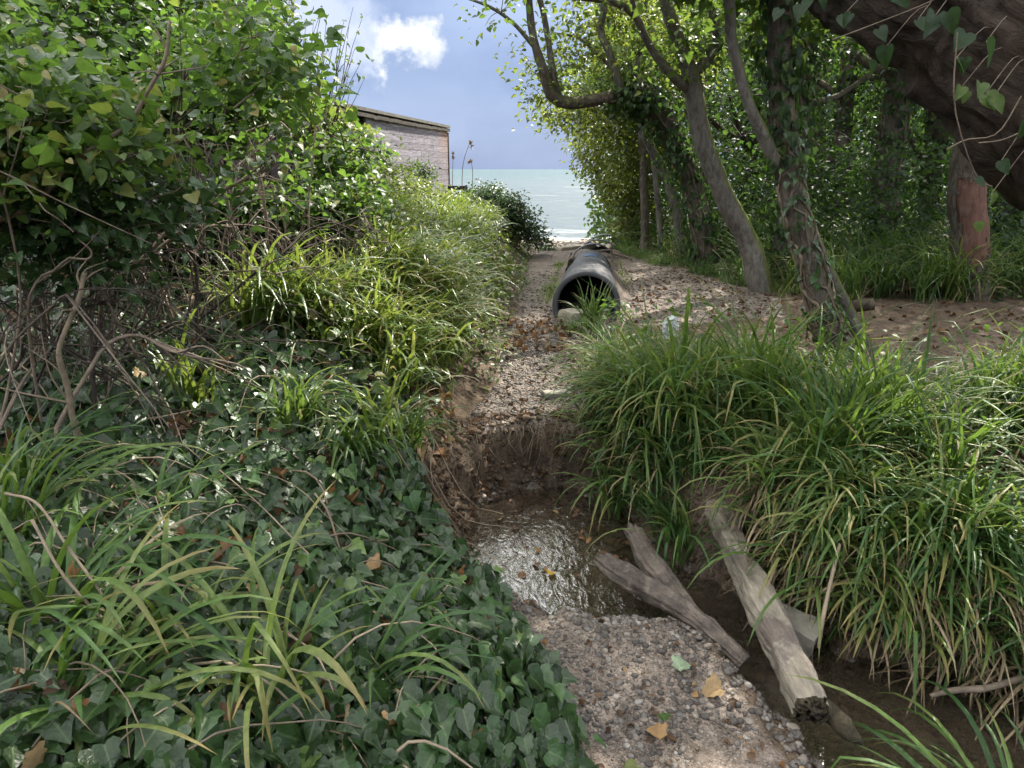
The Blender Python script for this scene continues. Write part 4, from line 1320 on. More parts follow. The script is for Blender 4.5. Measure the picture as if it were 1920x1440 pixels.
shrub('hawthorn', 'tall small leaved shrub rising behind the bushes with thin upright twigs against the sky', (-2.9, 6.8),
      [E(380, 60, 6.4, .9, .8, .65), E(500, 130, 6.6, .5, .6, .55), E(250, 40, 6.3, .9, .8, .6), E(545, 190, 6.8, .35, .5, .40), E(430, -40, 6.4, .6, .6, .5), E(120, 20, 6.0, .9, .8, .7)], 520, 'oval', (.035, .06), 26, .17, 'bramble', 22, (.0, .85), rise=(.6, 1.4), tm='darktwig', hole=.38)
shrub('dark_evergreen', 'dark evergreen shrub behind the glossy bush at the far left', (-4.2, 6.0),
      [E(60, 60, 5.4, .9, .8, .8), E(150, 160, 5.3, .9, .7, .7), E(300, 160, 5.6, .8, .6, .6), E(230, 300, 5.2, .8, .5, .5), E(80, 330, 4.8, .7, .5, .5), E(20, 450, 4.6, .7, .4, .35), E(180, 460, 4.9, .6, .4, .35)], 480, 'oval', (.05, .085), 24, .2, 'dark', 14, (.1, .9), rise=(.4, 1), tm='darktwig')

shrub('trailing_ivy', 'darker ivy trailing down through the bare stems at the far left below the glossy bush', (-2.1, 3.1),
      [E(60, 420, 2.7, .40, .35, .20), E(180, 480, 2.9, .40, .35, .22), E(40, 560, 2.8, .40, .3, .18), E(260, 400, 2.9, .35, .3, .16), E(150, 620, 3.0, .5, .35, .16), E(330, 560, 3.2, .4, .3, .2), E(420, 470, 3.5, .3, .3, .2)], 400, 'ivy', (.028, .06), 15, .13, 'ivy', 8, (.2, .95), 'ivy trailing in the left thicket', hole=.42, tm='vine', r=(.003, .007), shell=.2)
shrub('trailing_ivy', 'dark ivy trailing over the back of the hollow behind the arching stems', (-2.0, 4.7),
      [E(300, 420, 4.4, .5, .3, .3), E(420, 400, 4.7, .45, .3, .28), E(520, 440, 4.9, .4, .3, .28), E(380, 500, 4.5, .5, .3, .24), E(560, 470, 4.9, .3, .3, .25)], 240, 'ivy', (.04, .075), 14, .14, 'dark', 6, (.0, .55), 'ivy trailing in the left thicket', hole=.38, tm='vine', r=(.003, .007), shell=.2)

# wispy upright shoots against the sky
mb = MB()
fb = MB()
q = P(560, 250, 7.0)
T = thing('young_shoots', 'leafless upright shoots standing against the sky between the tall shrub and the shed', 'shrub', (q[0], q[1], H(q[0], q[1])))
for k in range(46):
    u0, v0 = U(480, 640), U(170, 280)
    a = P(u0, v0, U(6.6, 7.6))
    a[2] = min(a[2], 2.3)
    L = U(.35, .95)
    e = a + np.array([U(.02, .34), U(-.2, .2), L])
    s = spline([a - [U(0, .2), 0, .5], a, (a + e) / 2 + rng.normal(0, .03, 3), e], 10)
    tube(mb, s, np.linspace(.006, .0016, 10), 4, U(.2, .8), cap=False)
    m = 9
    ps = s[rng.integers(3, 10, m)]
    leaves(fb, 'tiny', ps, rand_dir(m), rand_dir(m), U(.025, .05, m), U(.2, 1, m))
mb.build('stem_tangle', G['darktwig'], T)
fb.build('foliage', G['bramble'], T)

# the bare tangle beneath the bushes
TG = [('bramble_tangle', 'mass of bare arching stems under the glossy bush at the far left', (-2.15, 2.9), 30, (-.2, 1.3), (-.3, .5)),
      ('bramble_tangle', 'mass of bare pale stems arching over the dark hollow in the left bank', (-1.75, 3.8), 38, (-.5, .9), (-.4, .4)),
      ('bramble_tangle', 'thin bare twigs inside the dark hollow beneath the middle bush', (-1.45, 4.5), 44, (-.5, .45), (-.3, .3))]
for nm, lab, bs, n, rx, ry in TG:
    T = thing(nm, lab, 'bramble', (bs[0], bs[1], float(H(*bs))), 'bare stem tangles in the left thicket')
    for mat, part, cnt, rr in (('twig', 'stem_tangle', n, (.003, .010)), ('darktwig', 'dark_stem_tangle', n // 2, (.003, .009))):
        stems_tangle(cnt, lambda: np.array([bs[0] + rng.normal(0, .30), bs[1] + rng.normal(0, .32), float(H(bs[0], bs[1], False))]),
                     lambda: np.array([U(*rx), U(*ry), U(.0, .55)]), lambda: U(.1, .6 if bs[1] < 4.2 else .35), rr, mat, T, part, 4, .3, .12, True)
# single stems one can point at
for lab, pts, r, m in (('dark upright stem in front of the hollow, from the ivy to the leaves above', [(372, 640, 3.3), (366, 520, 3.25), (352, 440, 3.2), (338, 330, 3.15), (332, 230, 3.1), (350, 130, 3.1)], .010, 'darktwig'),
                       ('bent pale dry stem at the left, kinked halfway down to the ivy', [(142, 830, 2.5), (128, 740, 2.45), (112, 655, 2.4), (146, 560, 2.4), (160, 510, 2.4)], .013, 'deadstem'),
                       ('dark stem leaning left of the upright stem, standing in ivy', [(172, 800, 2.7), (178, 690, 2.7), (172, 610, 2.7), (150, 560, 2.7)], .011, 'darktwig'),
                       ('thick bare grey branch curving in from the left frame edge', [(-80, 500, 2.7), (0, 515, 2.75), (50, 545, 2.8), (78, 590, 2.85), (70, 650, 2.9), (30, 700, 2.95)], .016, 'twig'),
                       ('long pale branch arching right over the hollow', [(180, 560, 3.5), (270, 480, 3.5), (350, 395, 3.5), (400, 365, 3.5), (450, 340, 3.5), (500, 318, 3.5), (530, 290, 3.5)], .012, 'twig'),
                       ('second pale branch below the long arching one', [(230, 520, 3.6), (330, 440, 3.55), (390, 390, 3.55), (430, 370, 3.55), (470, 350, 3.5)], .009, 'deadstem'),
                       ('straight grey stick slanting down to the right into the ivy', [(150, 420, 2.7), (200, 560, 2.75), (270, 690, 2.8), (300, 740, 2.85)], .008, 'twig'),
                       ('rising grey branch that crosses the leaves at the upper left', [(-30, 420, 2.5), (60, 380, 2.5), (150, 300, 2.5), (230, 240, 2.5), (300, 130, 2.5), (320, 40, 2.5)], .010, 'twig')):
    p = np.array([P(*t) for t in pts])
    g = float(H(p[0][0], p[0][1], False))
    o = thing('bare_stem', lab, 'stem', (p[0][0], p[0][1], p[0][2]), 'single bare stems in the left thicket')
    mb = MB()
    s = spline(p, 40)
    s += (np.stack([fbm(s[:, 0] * 6 + q_, s[:, 1] * 6, s[:, 2] * 6, 2) for q_ in (0, 31, 77)], -1) - .5) * .03
    tube(mb, s, np.linspace(r, r * .5, 40), 7, .6, .25, 30)
    mb.build('stem', G[m], o)
    mb = MB()
    for k in range(7):
        i = int(U(8, 38))
        d = nrm(s[min(i + 1, 39)] - s[i - 1]) + rng.normal(0, .6, 3)
        L = U(.08, .3)
        tube(mb, spline([s[i], s[i] + d * L * .5, s[i] + d * L + rng.normal(0, .03, 3)], 8), np.linspace(r * .4, r * .12, 8), 4, .5, cap=False)
    mb.build('side_twig', G[m], o)

# ------------------------------------------------------------------ ivy carpet
def carpet(n, x0, x1, y0, y1, keep, size, lift=(.01, .10), kind='ivy', tilt=.45, tint=(.38, .28)):
    x, y = U(x0, x1, n), U(y0, y1, n)
    k = keep(x, y)
    x, y = x[k], y[k]
    n = len(x)
    nn = gnormal(x, y)
    z = H(x, y, False) + U(lift[0], lift[1], n)
    nor = nn + rand_dir(n) * tilt + np.array([.10, -.28, .1])
    ax = np.stack([.5 * np.ones(n), -.75 * np.ones(n), -.25 * np.ones(n)], -1) + rand_dir(n) * .8
    return (np.stack([x, y, z], -1), nor, ax, U(size[0], size[1], n) , np.clip(rng.normal(tint[0], tint[1], n), 0, 1))


def ivy_zone(x, y):
    d = xl(y) - x
    sd, _ = sdist(x, y)
    e = .10 * (fbm(x * 4, y * 4, 2) - .5)
    grass = vnoise(x * 1.1 + 3, y * 1.1, 9.0) * sm(2.6, 3.6, y)
    k = (d + e > -.05 - .05 * (y < 2.0)) & (sd > .04) & (grass < .60) & (y < 4.7)
    ero = (y > 2.62) & (d < np.interp(y, [2.62, 2.9, 3.3], [.02, .14, .26]) + .12 * (vnoise(x * 6, y * 6) - .5))
    k &= ~ero
    dens = np.where(y > 3.3, .45, 1.0)
    hollow = vnoise(x * 5, y * 5, 5.5) > .24
    return k & (U(0, 1, len(x)) < dens) & hollow


mb = MB()
for a in (carpet(26000, -3.0, .45, .9, 4.7, ivy_zone, (.024, .066), tilt=.6), carpet(7000, -2.2, .45, .9, 3.6, ivy_zone, (.035, .085), (.05, .16), tilt=.7), carpet(14000, -6.5, -1.9, 2.6, 8.0, lambda x, y: (xl(y) - x > 1.6) & (vnoise(x * 4, y * 4, 5.5) > .2), (.035, .075), (.02, .2), tilt=.8)):
    leaves(mb, 'ivy', *a)
tag(mb.build('ivy_ground_cover', G['ivy']), 'dark glossy ivy carpeting the left bank beside the gravel', 'ivy', kind='stuff')
# creeping runners in the carpet
mb = MB()
for k in range(170):
    x0, y0 = U(-2.4, .1), U(1.1, 3.6)
    if xl(y0) - x0 < 0:
        continue
    a, L = U(-1.6, .4), U(.2, .7)
    t = np.linspace(0, 1, 10)
    xs = x0 + np.cos(a + .6 * np.sin(t * 3 + k)) * L * t
    ys = y0 + np.sin(a + .6 * np.sin(t * 3 + k)) * L * t
    k2 = xl(ys) - xs > -.1
    if k2.sum() < 4:
        continue
    xs, ys = xs[k2], ys[k2]
    tube(mb, np.stack([xs, ys, H(xs, ys, False) + .03 + .05 * np.sin(t[k2] * 6 + k)], -1), .0028, 4, U(.2, .9), cap=False)
tag(mb.build('ivy_runners', G['vine']), 'thin brown ivy runners creeping through the carpet', 'ivy', kind='stuff')
mb = MB()
n = 420
x, y = U(-2.2, .3, n), U(1.1, 3.8, n)
k = (xl(y) - x > .02) & (sdist(x, y)[0] > .05)
x, y = x[k], y[k]
n = len(x)
leaves(mb, 'maple', np.stack([x, y, H(x, y) + U(.04, .13, n)], -1), gnormal(x, y) + rand_dir(n) * .8, rand_dir(n), U(.03, .065, n), U(0, 1, n), (1, 4))
x, y = U(-3.2, .0, 900), U(3.2, 6.5, 900)
k = (xl(y) - x > .1)
x, y = x[k], y[k]
leaves(mb, 'oval', np.stack([x, y, H(x, y) + U(.02, .10, len(x))], -1), gnormal(x, y) + rand_dir(len(x)) * .6, rand_dir(len(x)), U(.04, .08, len(x)), U(0, .7, len(x)))
tag(mb.build('fallen_leaves', G['litter']), 'brown dead leaves caught among the ivy and twigs of the left bank', 'leaves', kind='stuff')


# ------------------------------------------------------------------ sedge and grass
def tuft_blades(mb, c, n, L, width, droop=(1.2, 2.4), tilt=(.05, .55), spread=.05, tint=(.4, .22), seg=8, bias=None, kink=.22):
    c = np.asarray(c, float)
    az = U(0, 2 * math.pi, n)
    if bias is not None:
        az = np.where(U(0, 1, n) < .55, bias + rng.normal(0, .7, n), az)
    root = c + np.stack([rng.normal(0, spread, n), rng.normal(0, spread, n), np.full(n, -.02)], -1)
    blades(mb, root, az, U(L * .55, L * 1.1, n), U(tilt[0], tilt[1], n), U(droop[0], droop[1], n), U(width * .7, width * 1.3, n), np.clip(rng.normal(tint[0], tint[1], n), 0, 1), seg, kink)


BEAM_A, BEAM_B = np.array([.86, 1.80]), np.array([.94, 3.05])


def by_beam(x, y):
    """true where a tuft would stand in, or droop over, the beam"""
    t = (y - BEAM_A[1]) / (BEAM_B[1] - BEAM_A[1])
    xb = BEAM_A[0] + (BEAM_B[0] - BEAM_A[0]) * t
    return (t > -.1) & (t < 1.04) & (x > xb - .12) & (x < xb + np.interp(t, [0, .5, 1], [.24, .30, .16]))


def bed(mb, x, y, n_per, L, width, dt=0.0, **kw):
    k_ = ~by_beam(x, y)
    for a, b in zip(x[k_], y[k_]):
        z = float(H(a, b, False))
        s = .75 + .5 * float(vnoise(a * 2, b * 2, 4))
        t0 = dt + .25 + .5 * float(vnoise(a * 1.3, b * 1.3, 14))
        tuft_blades(mb, (a, b, z), int(n_per * s), L * s, width, tint=(t0, .30), **kw)


def in_right_bed(x, y):
    sd, _ = sdist(x, y)
    far = (x - 0.3) * 0.5 + (y - 2.9)
    pm_ = path_mask(x, y)
    edge = np.interp(x, [.4, .7, 1.2, 1.8, 2.2, 3.0, 4.5], [5.45, 5.5, 5.0, 4.35, 3.85, 4.2, 5.2])
    return (sd > .0) & (pm_ < .05) & (path_mask(x - .14, y) < .3) & ((far > .0) | (y > 3.3)) & (y < edge + .3 * (vnoise(x * 3, y * 3) - .5)) & (x > xl(y) + .4)


mb = MB()
n = 1500
x, y = U(.4, 4.6, n), U(1.9, 6.3, n)
k = in_right_bed(x, y) & (vnoise(x * 2.2, y * 2.2, 3) > .24) & ~((x < 1.15) & (y < 3.30))
x, y = x[k], y[k]
near = y < 3.75
bed(mb, x[near][:135], y[near][:135], 31, .90, .0155, bias=-1.9, droop=(.6, 2.3), tilt=(.0, .6), seg=10, spread=.045)
bed(mb, x[~near][:170], y[~near][:170], 25, .46, .0125, droop=(.8, 2.3))
n = 500
x4, y4 = U(.5, 1.2, n), U(2.9, 3.5, n)
sd4, _ = sdist(x4, y4)
k = (sd4 > .10) & ((x4 - .3) * .5 + y4 - 2.9 > .12) & ((y4 > 3.08) | (x4 < .84))
bed(mb, x4[k][:46], y4[k][:46], 18, .36, .0105, bias=2.6, droop=(1.2, 2.6))
x4, y4 = U(.9, 1.7, n), U(1.9, 3.3, n)
sd4, _ = sdist(x4, y4)
k = (sd4 > .04) & (sd4 < .5) & ((x4 - .3) * .5 + y4 - 2.9 > .03)
bed(mb, x4[k][:60], y4[k][:60], 18, .34, .0110, bias=.2, droop=(1.3, 2.7))
n = 2600
x3, y3 = U(.5, 3.4, n), U(1.1, 3.9, n)
sd3, _ = sdist(x3, y3)
k = (sd3 > -.02) & (sd3 < .42) & ((x3 - .3) * .5 + y3 - 2.9 > .05)
k &= ~((x3 < 1.12) & (y3 < 3.35) & (sd3 < .30)) | (U(0, 1, n) < .05)
bed(mb, x3[k][:150], y3[k][:150], 22, .66, .0145, bias=-2.3, droop=(1.5, 2.7), seg=9)
tag(mb.build('sedge_bed', G['sedge']), 'thick bed of arching green sedge between the stream and the woodland trees', 'sedge', kind='stuff')
mb = MB()
for a, b in zip(x, y):
    if U(0, 1) < .8:
        tuft_blades(mb, (a, b, float(H(a, b, False))), 11, .50, .008, (1.2, 2.2), (.5, 1.3), .06, (.5, .3), 6)
tag(mb.build('dry_sedge', G['straw']), 'straw coloured dead blades at the foot of the sedge bed', 'sedge', kind='stuff')

# dead thatch hanging down the undercut bank
mb = MB()
n = 1200
x4, y4 = U(.9, 3.2, n), U(1.2, 3.1, n)
sd4, _ = sdist(x4, y4)
k = (sd4 > .05) & (sd4 < .45) & ((x4 - .3) * .5 + y4 - 2.9 > .05)
k &= ~by_beam(x4, y4)
for a, b in zip(x4[k][:150], y4[k][:150]):
    tuft_blades(mb, (a, b, float(H(a, b, False)) + .08), 12, .40, .009, (1.2, 2.4), (.8, 1.6), .07, (.3, .3), 7, bias=-2.3)
tag(mb.build('hanging_thatch', G['straw']), 'brown dead sedge hanging down the undercut bank of the lower stream', 'sedge', kind='stuff')

# woodland edge sedge, paler
mb = MB()
n = 900
x, y = U(2.2, 8.5, n), U(6.2, 12.5, n)
edge = np.interp(y, [6.2, 7, 8, 9.5, 11, 12.5], [3.6, 3.25, 3.0, 2.5, 2.1, 1.9])
lane = np.abs(y - (6.1 + .12 * (x - 2.4))) < .45
k = (x > edge + .12 * rng.normal(size=n)) & ~lane & (vnoise(x * 1.6, y * 1.6, 6) > .25)
x, y = x[k], y[k]
bed(mb, x[:460], y[:460], 22, .78, .016, seg=8, droop=(.8, 2.4))
n = 700
x2, y2 = U(1.7, 3.4, n), U(7.5, 12.5, n)
e2 = np.interp(y2, [6.2, 7, 8, 9.5, 11, 12.5], [3.5, 3.1, 2.75, 2.2, 1.75, 1.6])
k = (x2 > e2) & (x2 < e2 + .5)
bed(mb, x2[k][:150], y2[k][:150], 22, .26, .006, seg=5)
tag(mb.build('woodland_sedge', G['sedge']), 'pale tall sedge along the foot of the wood on the right', 'sedge', kind='stuff')
mb = MB()
for a, b in zip(x, y):
    if U(0, 1) < .6:
        tuft_blades(mb, (a, b, float(H(a, b, False))), 7, .55, .009, (1.0, 2.2), (.2, 1.0), .08, (.6, .3), 6)
tag(mb.build('woodland_dry_sedge', G['straw']), 'dry straw coloured blades hanging in the woodland sedge', 'sedge', kind='stuff')

# grass on the left bank
mb = MB()
n = 2600
x, y = U(-2.6, .25, n), U(3.0, 10.5, n)
d = xl(y) - x
grassy = vnoise(x * 1.1 + 3, y * 1.1, 9.0)
k = (d > np.interp(y, [3.0, 4.4, 5, 7, 10], [.24, .26, .36, .50, .5])) & (d < np.interp(y, [3, 3.8, 4.2, 5.2, 6, 7, 10], [1.3, 1.3, 1.05, .85, 1.2, 1.6, 1.1])) & (sdist(x, y)[0] > .24) & ((grassy > .16) | (y > 4.4)) & ~((y < 4.2) & (d < .26))
x, y = x[k], y[k]
near = y < 5.4
bed(mb, x[near][:300], y[near][:300], 17, .72, .0175, dt=.0, bias=-.9, seg=9)
bed(mb, x[~near][:290], y[~near][:290], 14, .52, .0190, seg=8, bias=-.9, droop=(.7, 2.4))
tag(mb.build('bank_grass', G['grass']), 'bright sunlit long grass covering the left bank below the shed', 'grass', kind='stuff')
mb = MB()
for a, b in zip(x[::4], y[::4]):
    tuft_blades(mb, (a, b, float(H(a, b, False))), 6, .40, .008, (.9, 2.3), (.3, 1.2), .08, (.6, .3), 6)
tag(mb.build('dry_bank_grass', G['straw']), 'dry straw mixed into the long grass of the left bank', 'grass', kind='stuff')

# low bramble leaves along the bank edge
def low_leaves(mb, n, x0, x1, y0, y1, keep, kind, size, lift, tint, tilt=.6):
    x, y = U(x0, x1, n), U(y0, y1, n)
    k = keep(x, y)
    x, y = x[k], y[k]
    n = len(x)
    leaves(mb, kind, np.stack([x, y, H(x, y, False) + lift[0] + (lift[1] - lift[0]) * U(0, 1, n) ** 1.5], -1), gnormal(x, y) + rand_dir(n) * tilt, rand_dir(n) + [.3, -.4, -.2], U(size[0], size[1], n), np.clip(rng.normal(tint[0], tint[1], n), 0, 1))


mb = MB()
dd = lambda x, y: xl(y) - x
low_leaves(mb, 17000, -2.2, .45, 4.2, 12.5, lambda x, y: (dd(x, y) > -.04 + .12 * (vnoise(x * 5, y * 5) - .5)) & (dd(x, y) < np.interp(y, [4.5, 7, 9, 13], [.45, .75, 1.2, 1.6])) & (vnoise(x * 2.5, y * 2.5, 2) > .30), 'oval', (.022, .05), (.02, .26), (.4, .25))
low_leaves(mb, 7000, -2.6, -.1, 6.0, 12.5, lambda x, y: (dd(x, y) > .6) & (vnoise(x * 1.8, y * 1.8, 4) > .45), 'oval', (.03, .055), (.05, .32), (.5, .25))
low_leaves(mb, 5000, -2.2, .0, 5.9, 10.5, lambda x, y: (dd(x, y) > .05) & (dd(x, y) < 1.7) & (vnoise(x * 2.2, y * 2.2, 12) > .52), 'oval', (.045, .075), (.10, .46), (.55, .25))
low_leaves(mb, 2600, -2.0, .1, 3.0, 6.0, lambda x, y: (dd(x, y) > .1) & (dd(x, y) < .9) & (sdist(x, y)[0] > .15) & (vnoise(x * 3, y * 3, 7) > .5), 'heart', (.03, .06), (.08, .36), (.6, .25))
tag(mb.build('bramble_ground_cover', G['bramble']), 'low bramble and nettle leaves spilling over the left edge of the path', 'bramble', kind='stuff')

# broad leaved weeds between the sedges
mb = MB()
low_leaves(mb, 5200, .5, 4.2, 2.4, 6.0, lambda x, y: in_right_bed(x, y) & (vnoise(x * 3, y * 3, 17) > .58), 'oval', (.025, .06), (.10, .50), (.5, .25))
tag(mb.build('weed_leaves', G['shrub']), 'small broad weed leaves growing among the sedge', 'weeds', kind='stuff')

# undergrowth in the wood
mb = MB()
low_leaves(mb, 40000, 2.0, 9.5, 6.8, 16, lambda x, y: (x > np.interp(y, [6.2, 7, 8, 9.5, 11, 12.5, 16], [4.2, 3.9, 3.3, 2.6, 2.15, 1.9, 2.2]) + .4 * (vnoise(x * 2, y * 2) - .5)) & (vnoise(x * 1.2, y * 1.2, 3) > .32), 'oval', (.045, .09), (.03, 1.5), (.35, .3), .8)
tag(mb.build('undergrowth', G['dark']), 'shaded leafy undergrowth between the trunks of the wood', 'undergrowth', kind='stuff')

# a far wall of foliage that closes the wood
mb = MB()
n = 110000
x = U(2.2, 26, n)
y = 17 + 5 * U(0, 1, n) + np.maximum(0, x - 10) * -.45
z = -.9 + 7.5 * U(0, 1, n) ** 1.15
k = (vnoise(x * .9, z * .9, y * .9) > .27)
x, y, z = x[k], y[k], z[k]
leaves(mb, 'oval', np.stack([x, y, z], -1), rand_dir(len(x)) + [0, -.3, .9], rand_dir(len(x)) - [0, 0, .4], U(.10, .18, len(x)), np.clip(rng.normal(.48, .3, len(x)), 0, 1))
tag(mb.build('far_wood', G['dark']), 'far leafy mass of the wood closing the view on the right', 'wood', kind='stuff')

# ------------------------------------------------------------------ single tufts that stand out
TUFT_G = 'single sedge tufts'
for lab, pos, n, L, w, kw in (
        ('upright sedge tuft growing in front of the pipe mouth', P(1108, 640, 6.0)[:2], 60, .50, .014, dict(droop=(.6, 1.7), tilt=(.0, .4), tint=(.75, .15))),
        ('short pale tuft left of the upright tuft at the pipe mouth', P(1075, 640, 5.9)[:2], 50, .30, .009, dict(tint=(.7, .2))),
        ('broad leaved tuft at the bottom left corner, blades reaching right', (-1.22, 1.62), 46, .72, .021, dict(tint=(.7, .2), bias=-.2, tilt=(.1, .7))),
        ('yellow green tuft in the ivy near the bottom left, long bent blades', (-.62, 1.52), 34, .62, .019, dict(tint=(.85, .2), tilt=(.1, .6))),
        ('small tuft of strap leaves in the middle of the ivy', (-.33, 1.95), 24, .46, .015, dict(tint=(.55, .2))),
        ('tuft at the left frame edge among dry stems', (-1.55, 1.95), 46, .70, .018, dict(tint=(.65, .2), bias=-.1)),
        ('wide bladed tuft low in the bottom left corner, nearest the viewer', (-1.0, 1.36), 40, .60, .019, dict(tint=(.8, .2), bias=.3, tilt=(.1, .8))),
        ('tuft with upright fresh blades between the two bottom left tufts', (-.92, 1.62), 26, .50, .016, dict(tint=(.8, .15), tilt=(.0, .5))),
        ('thin tuft leaning right over the ivy at the lower centre', (-.40, 1.62), 18, .52, .014, dict(tint=(.6, .2), bias=-.3, tilt=(.2, .8))),
        ('tuft behind the left edge tuft, drooping over brown stems', (-1.75, 2.3), 40, .66, .016, dict(tint=(.45, .2), bias=-.2)),
        ('pale tuft standing where the ivy meets the sunlit grass', (-.98, 3.05), 46, .58, .014, dict(tint=(.75, .2), bias=-.8)),
        ('short tuft at the lip of the eroded bank on the left', (-.50, 3.25), 40, .40, .011, dict(tint=(.65, .2), bias=-.6, droop=(1.6, 2.7))),
        ('drooping tuft hanging over the ivy below the sunlit grass', (-.72, 2.95), 70, .52, .014, dict(droop=(1.7, 2.8), tint=(.5, .2), bias=-1.2)),
        ('sparse tall tuft in the ivy at the left, tips folded over', (-1.28, 2.35), 14, .60, .013, dict(tint=(.75, .15), kink=.7)),
        ('tuft at the lower right corner with long pale arching blades', (1.40, 1.46), 40, .80, .018, dict(tint=(.6, .2), bias=2.6, tilt=(.2, .8))),
        ('dense drooping tuft beside the eroded bank, right of the pool', (.80, 3.66), 90, .46, .010, dict(droop=(1.8, 2.7), tint=(.35, .15), bias=-2.4)),
        ('big dark tuft leaning over the lower stream on the right', (1.72, 2.45), 120, .72, .0135, dict(droop=(1.3, 2.4), tint=(.35, .2), bias=-2.2)),
        ('tall tuft behind the weathered beam with upright new blades', (1.42, 2.9), 80, .78, .0135, dict(droop=(.8, 2.0), tilt=(.0, .45), tint=(.5, .2)))):
    z = float(H(pos[0], pos[1], False))
    T = thing('sedge_tuft', lab, 'sedge tuft', (pos[0], pos[1], z), TUFT_G)
    mb = MB()
    tuft_blades(mb, (pos[0], pos[1], z), int(n * (.85 if pos[0] < 0 and pos[1] < 2.5 else 1)), L, w, seg=10, spread=.035, **kw)
    mb.build('foliage', G['sedge'], T)
    mb = MB()
    tuft_blades(mb, (pos[0], pos[1], z), max(6, n // 6), L * .8, w * .6, seg=8, spread=.05, tilt=(.4, 1.2), tint=(.6, .3))
    mb.build('dead_foliage', G['straw'], T)

# dead stems and blades lying through the ivy
mb = MB()
for k in range(230):
    x0, y0 = U(-2.3, -.05), U(1.2, 3.6)
    if xl(y0) - x0 < .12:
        continue
    a, L = U(-2.2, .6), U(.12, .55)
    t = np.linspace(0, 1, 7)
    xs, ys = x0 + np.cos(a) * L * t + .02 * np.sin(t * 5 + k), y0 + np.sin(a) * L * t
    zs = H(xs, ys, False) + .05 + U(0, .09) + np.sin(t * 3.1) * U(0, .1)
    tube(mb, np.stack([xs, ys, zs], -1), np.linspace(.0035, .0015, 7) * U(.6, 1.5), 5, U(.1, 1), cap=False)
tag(mb.build('dead_stems', G['deadstem']), 'dead straw coloured stems lying through the ivy', 'stems', kind='stuff')

# dry stalks in the foreground left
for lab, pts, r in (('thick dry stalk crossing the lower left corner from upper left to bottom', [(10, 925, 1.75), (70, 945, 1.7), (130, 1030, 1.62), (200, 1130, 1.55), (260, 1260, 1.45)], .006),
                    ('second dry stalk at the lower left, kinked to the right', [(60, 975, 1.6), (120, 1080, 1.55), (220, 1190, 1.5), (300, 1280, 1.46), (330, 1330, 1.45)], .006),
                    ('jointed brown stem running down the middle of the ivy', [(370, 1040, 1.95), (410, 1100, 1.9), (440, 1160, 1.85), (460, 1230, 1.78), (455, 1260, 1.75)], .006),
                    ('curved dry stem at the bottom centre left', [(430, 1280, 1.58), (520, 1300, 1.52), (590, 1350, 1.46), (640, 1440, 1.42)], .006),
                    ('pale broken reed standing in the ivy below the drooping tuft', [(590, 925, 2.4), (615, 960, 2.35), (640, 1040, 2.3)], .006),
                    ('long thin brown stem lying on the ivy at the centre', [(410, 880, 2.5), (480, 940, 2.35), (540, 1000, 2.2), (600, 1060, 2.1)], .004),
                    ('grey forked twig at the bottom left corner', [(150, 1180, 1.5), (160, 1260, 1.45), (140, 1340, 1.42), (60, 1430, 1.4)], .005)):
    p = spline([P(*t) for t in pts], 24)
    p[:, 2] = np.maximum(p[:, 2], H(p[:, 0], p[:, 1], False) + .03)
    mb = MB()
    rr = np.full(24, r * .62) * (1 + .25 * (np.arange(24) % 6 == 0))
    tube(mb, p, rr, 7, .55, .2, 40)
    o = mb.build('dry_stalk', G['deadstem'])
    tag(o, lab, 'stalk', 'dry stalks in the left foreground')

# seed heads by the shed
for lab, pts in (('tall thin seed stalk right of the shed, drooping at its tip', [(866, 350, 12.6), (868, 310, 12.6), (876, 280, 12.6), (883, 268, 12.6), (884, 280, 12.6)]),
                 ('short seed stalk close to the shed corner', [(848, 350, 12.6), (849, 310, 12.6), (850, 288, 12.6)]),
                 ('bent seed stalk furthest right beside the ivy covered stump', [(886, 355, 12.6), (886, 320, 12.6), (883, 302, 12.6), (880, 306, 12.6)])):
    p = spline([P(*t) for t in pts], 16)
    p[0, 2] = H(p[0, 0], p[0, 1], False)
    o = thing('seed_stalk', lab, 'grass stalk', p[0], 'seed stalks beside the shed')
    mb = MB()
    tube(mb, p, np.linspace(.006, .003, 16), 4, .4, cap=False)
    mb.build('stalk', G['straw'], o)
    mb = MB()
    k = rng.integers(11, 16, 26)
    leaves(mb, 'tiny', p[k], rand_dir(26), rand_dir(26) + [0, 0, .6], U(.03, .06, 26), U(.2, .8, 26))
    mb.build('seed_head', G['straw'], o)

# brambles by the shed
for lab, base, es, n, t_, mt, lf in (
        ('wiry bramble bush in front of the shed wall, mostly thin stems', (-1.75, 8.2), [E(690, 300, 7.9, .35, .4, .28), E(740, 330, 8.3, .35, .4, .22)], 130, (.2, .8), 'bramble', 'tiny'),
        ('light green bush below the middle of the shed wall', (-1.35, 9.2), [E(740, 362, 9.0, .35, .4, .16), E(770, 350, 9.3, .22, .3, .16)], 110, (.5, 1), 'bramble', 'oval'),
        ('small dark leaved bush against the seaward end of the shed', (-1.42, 11.6), [E(790, 328, 11.4, .22, .25, .22)], 60, (.0, .4), 'dark', 'oval'),
        ('reddish low bramble at the top of the bank right of the shed', (-.75, 10.8), [E(850, 385, 10.5, .45, .45, .12), E(800, 385, 10.0, .45, .4, .12)], 110, (.5, 1), 'bramble', 'tiny'),
        ('yellowing vine leaves draped over the near end of the shed roof', (-2.55, 8.9), [E(600, 235, 8.3, .35, .3, .15), E(640, 262, 8.4, .25, .3, .16), E(570, 215, 8.2, .3, .3, .14)], 100, (.6, 1), 'hedge', 'maple')):
    shrub('bramble_bush', lab, base, es, n, lf, (.03, .055) if lf != 'maple' else (.06, .10), 12, .09, mt, 16, t_, 'bushes along the top of the bank', rise=(.04, .16), r=(.002, .006), hole=.3)
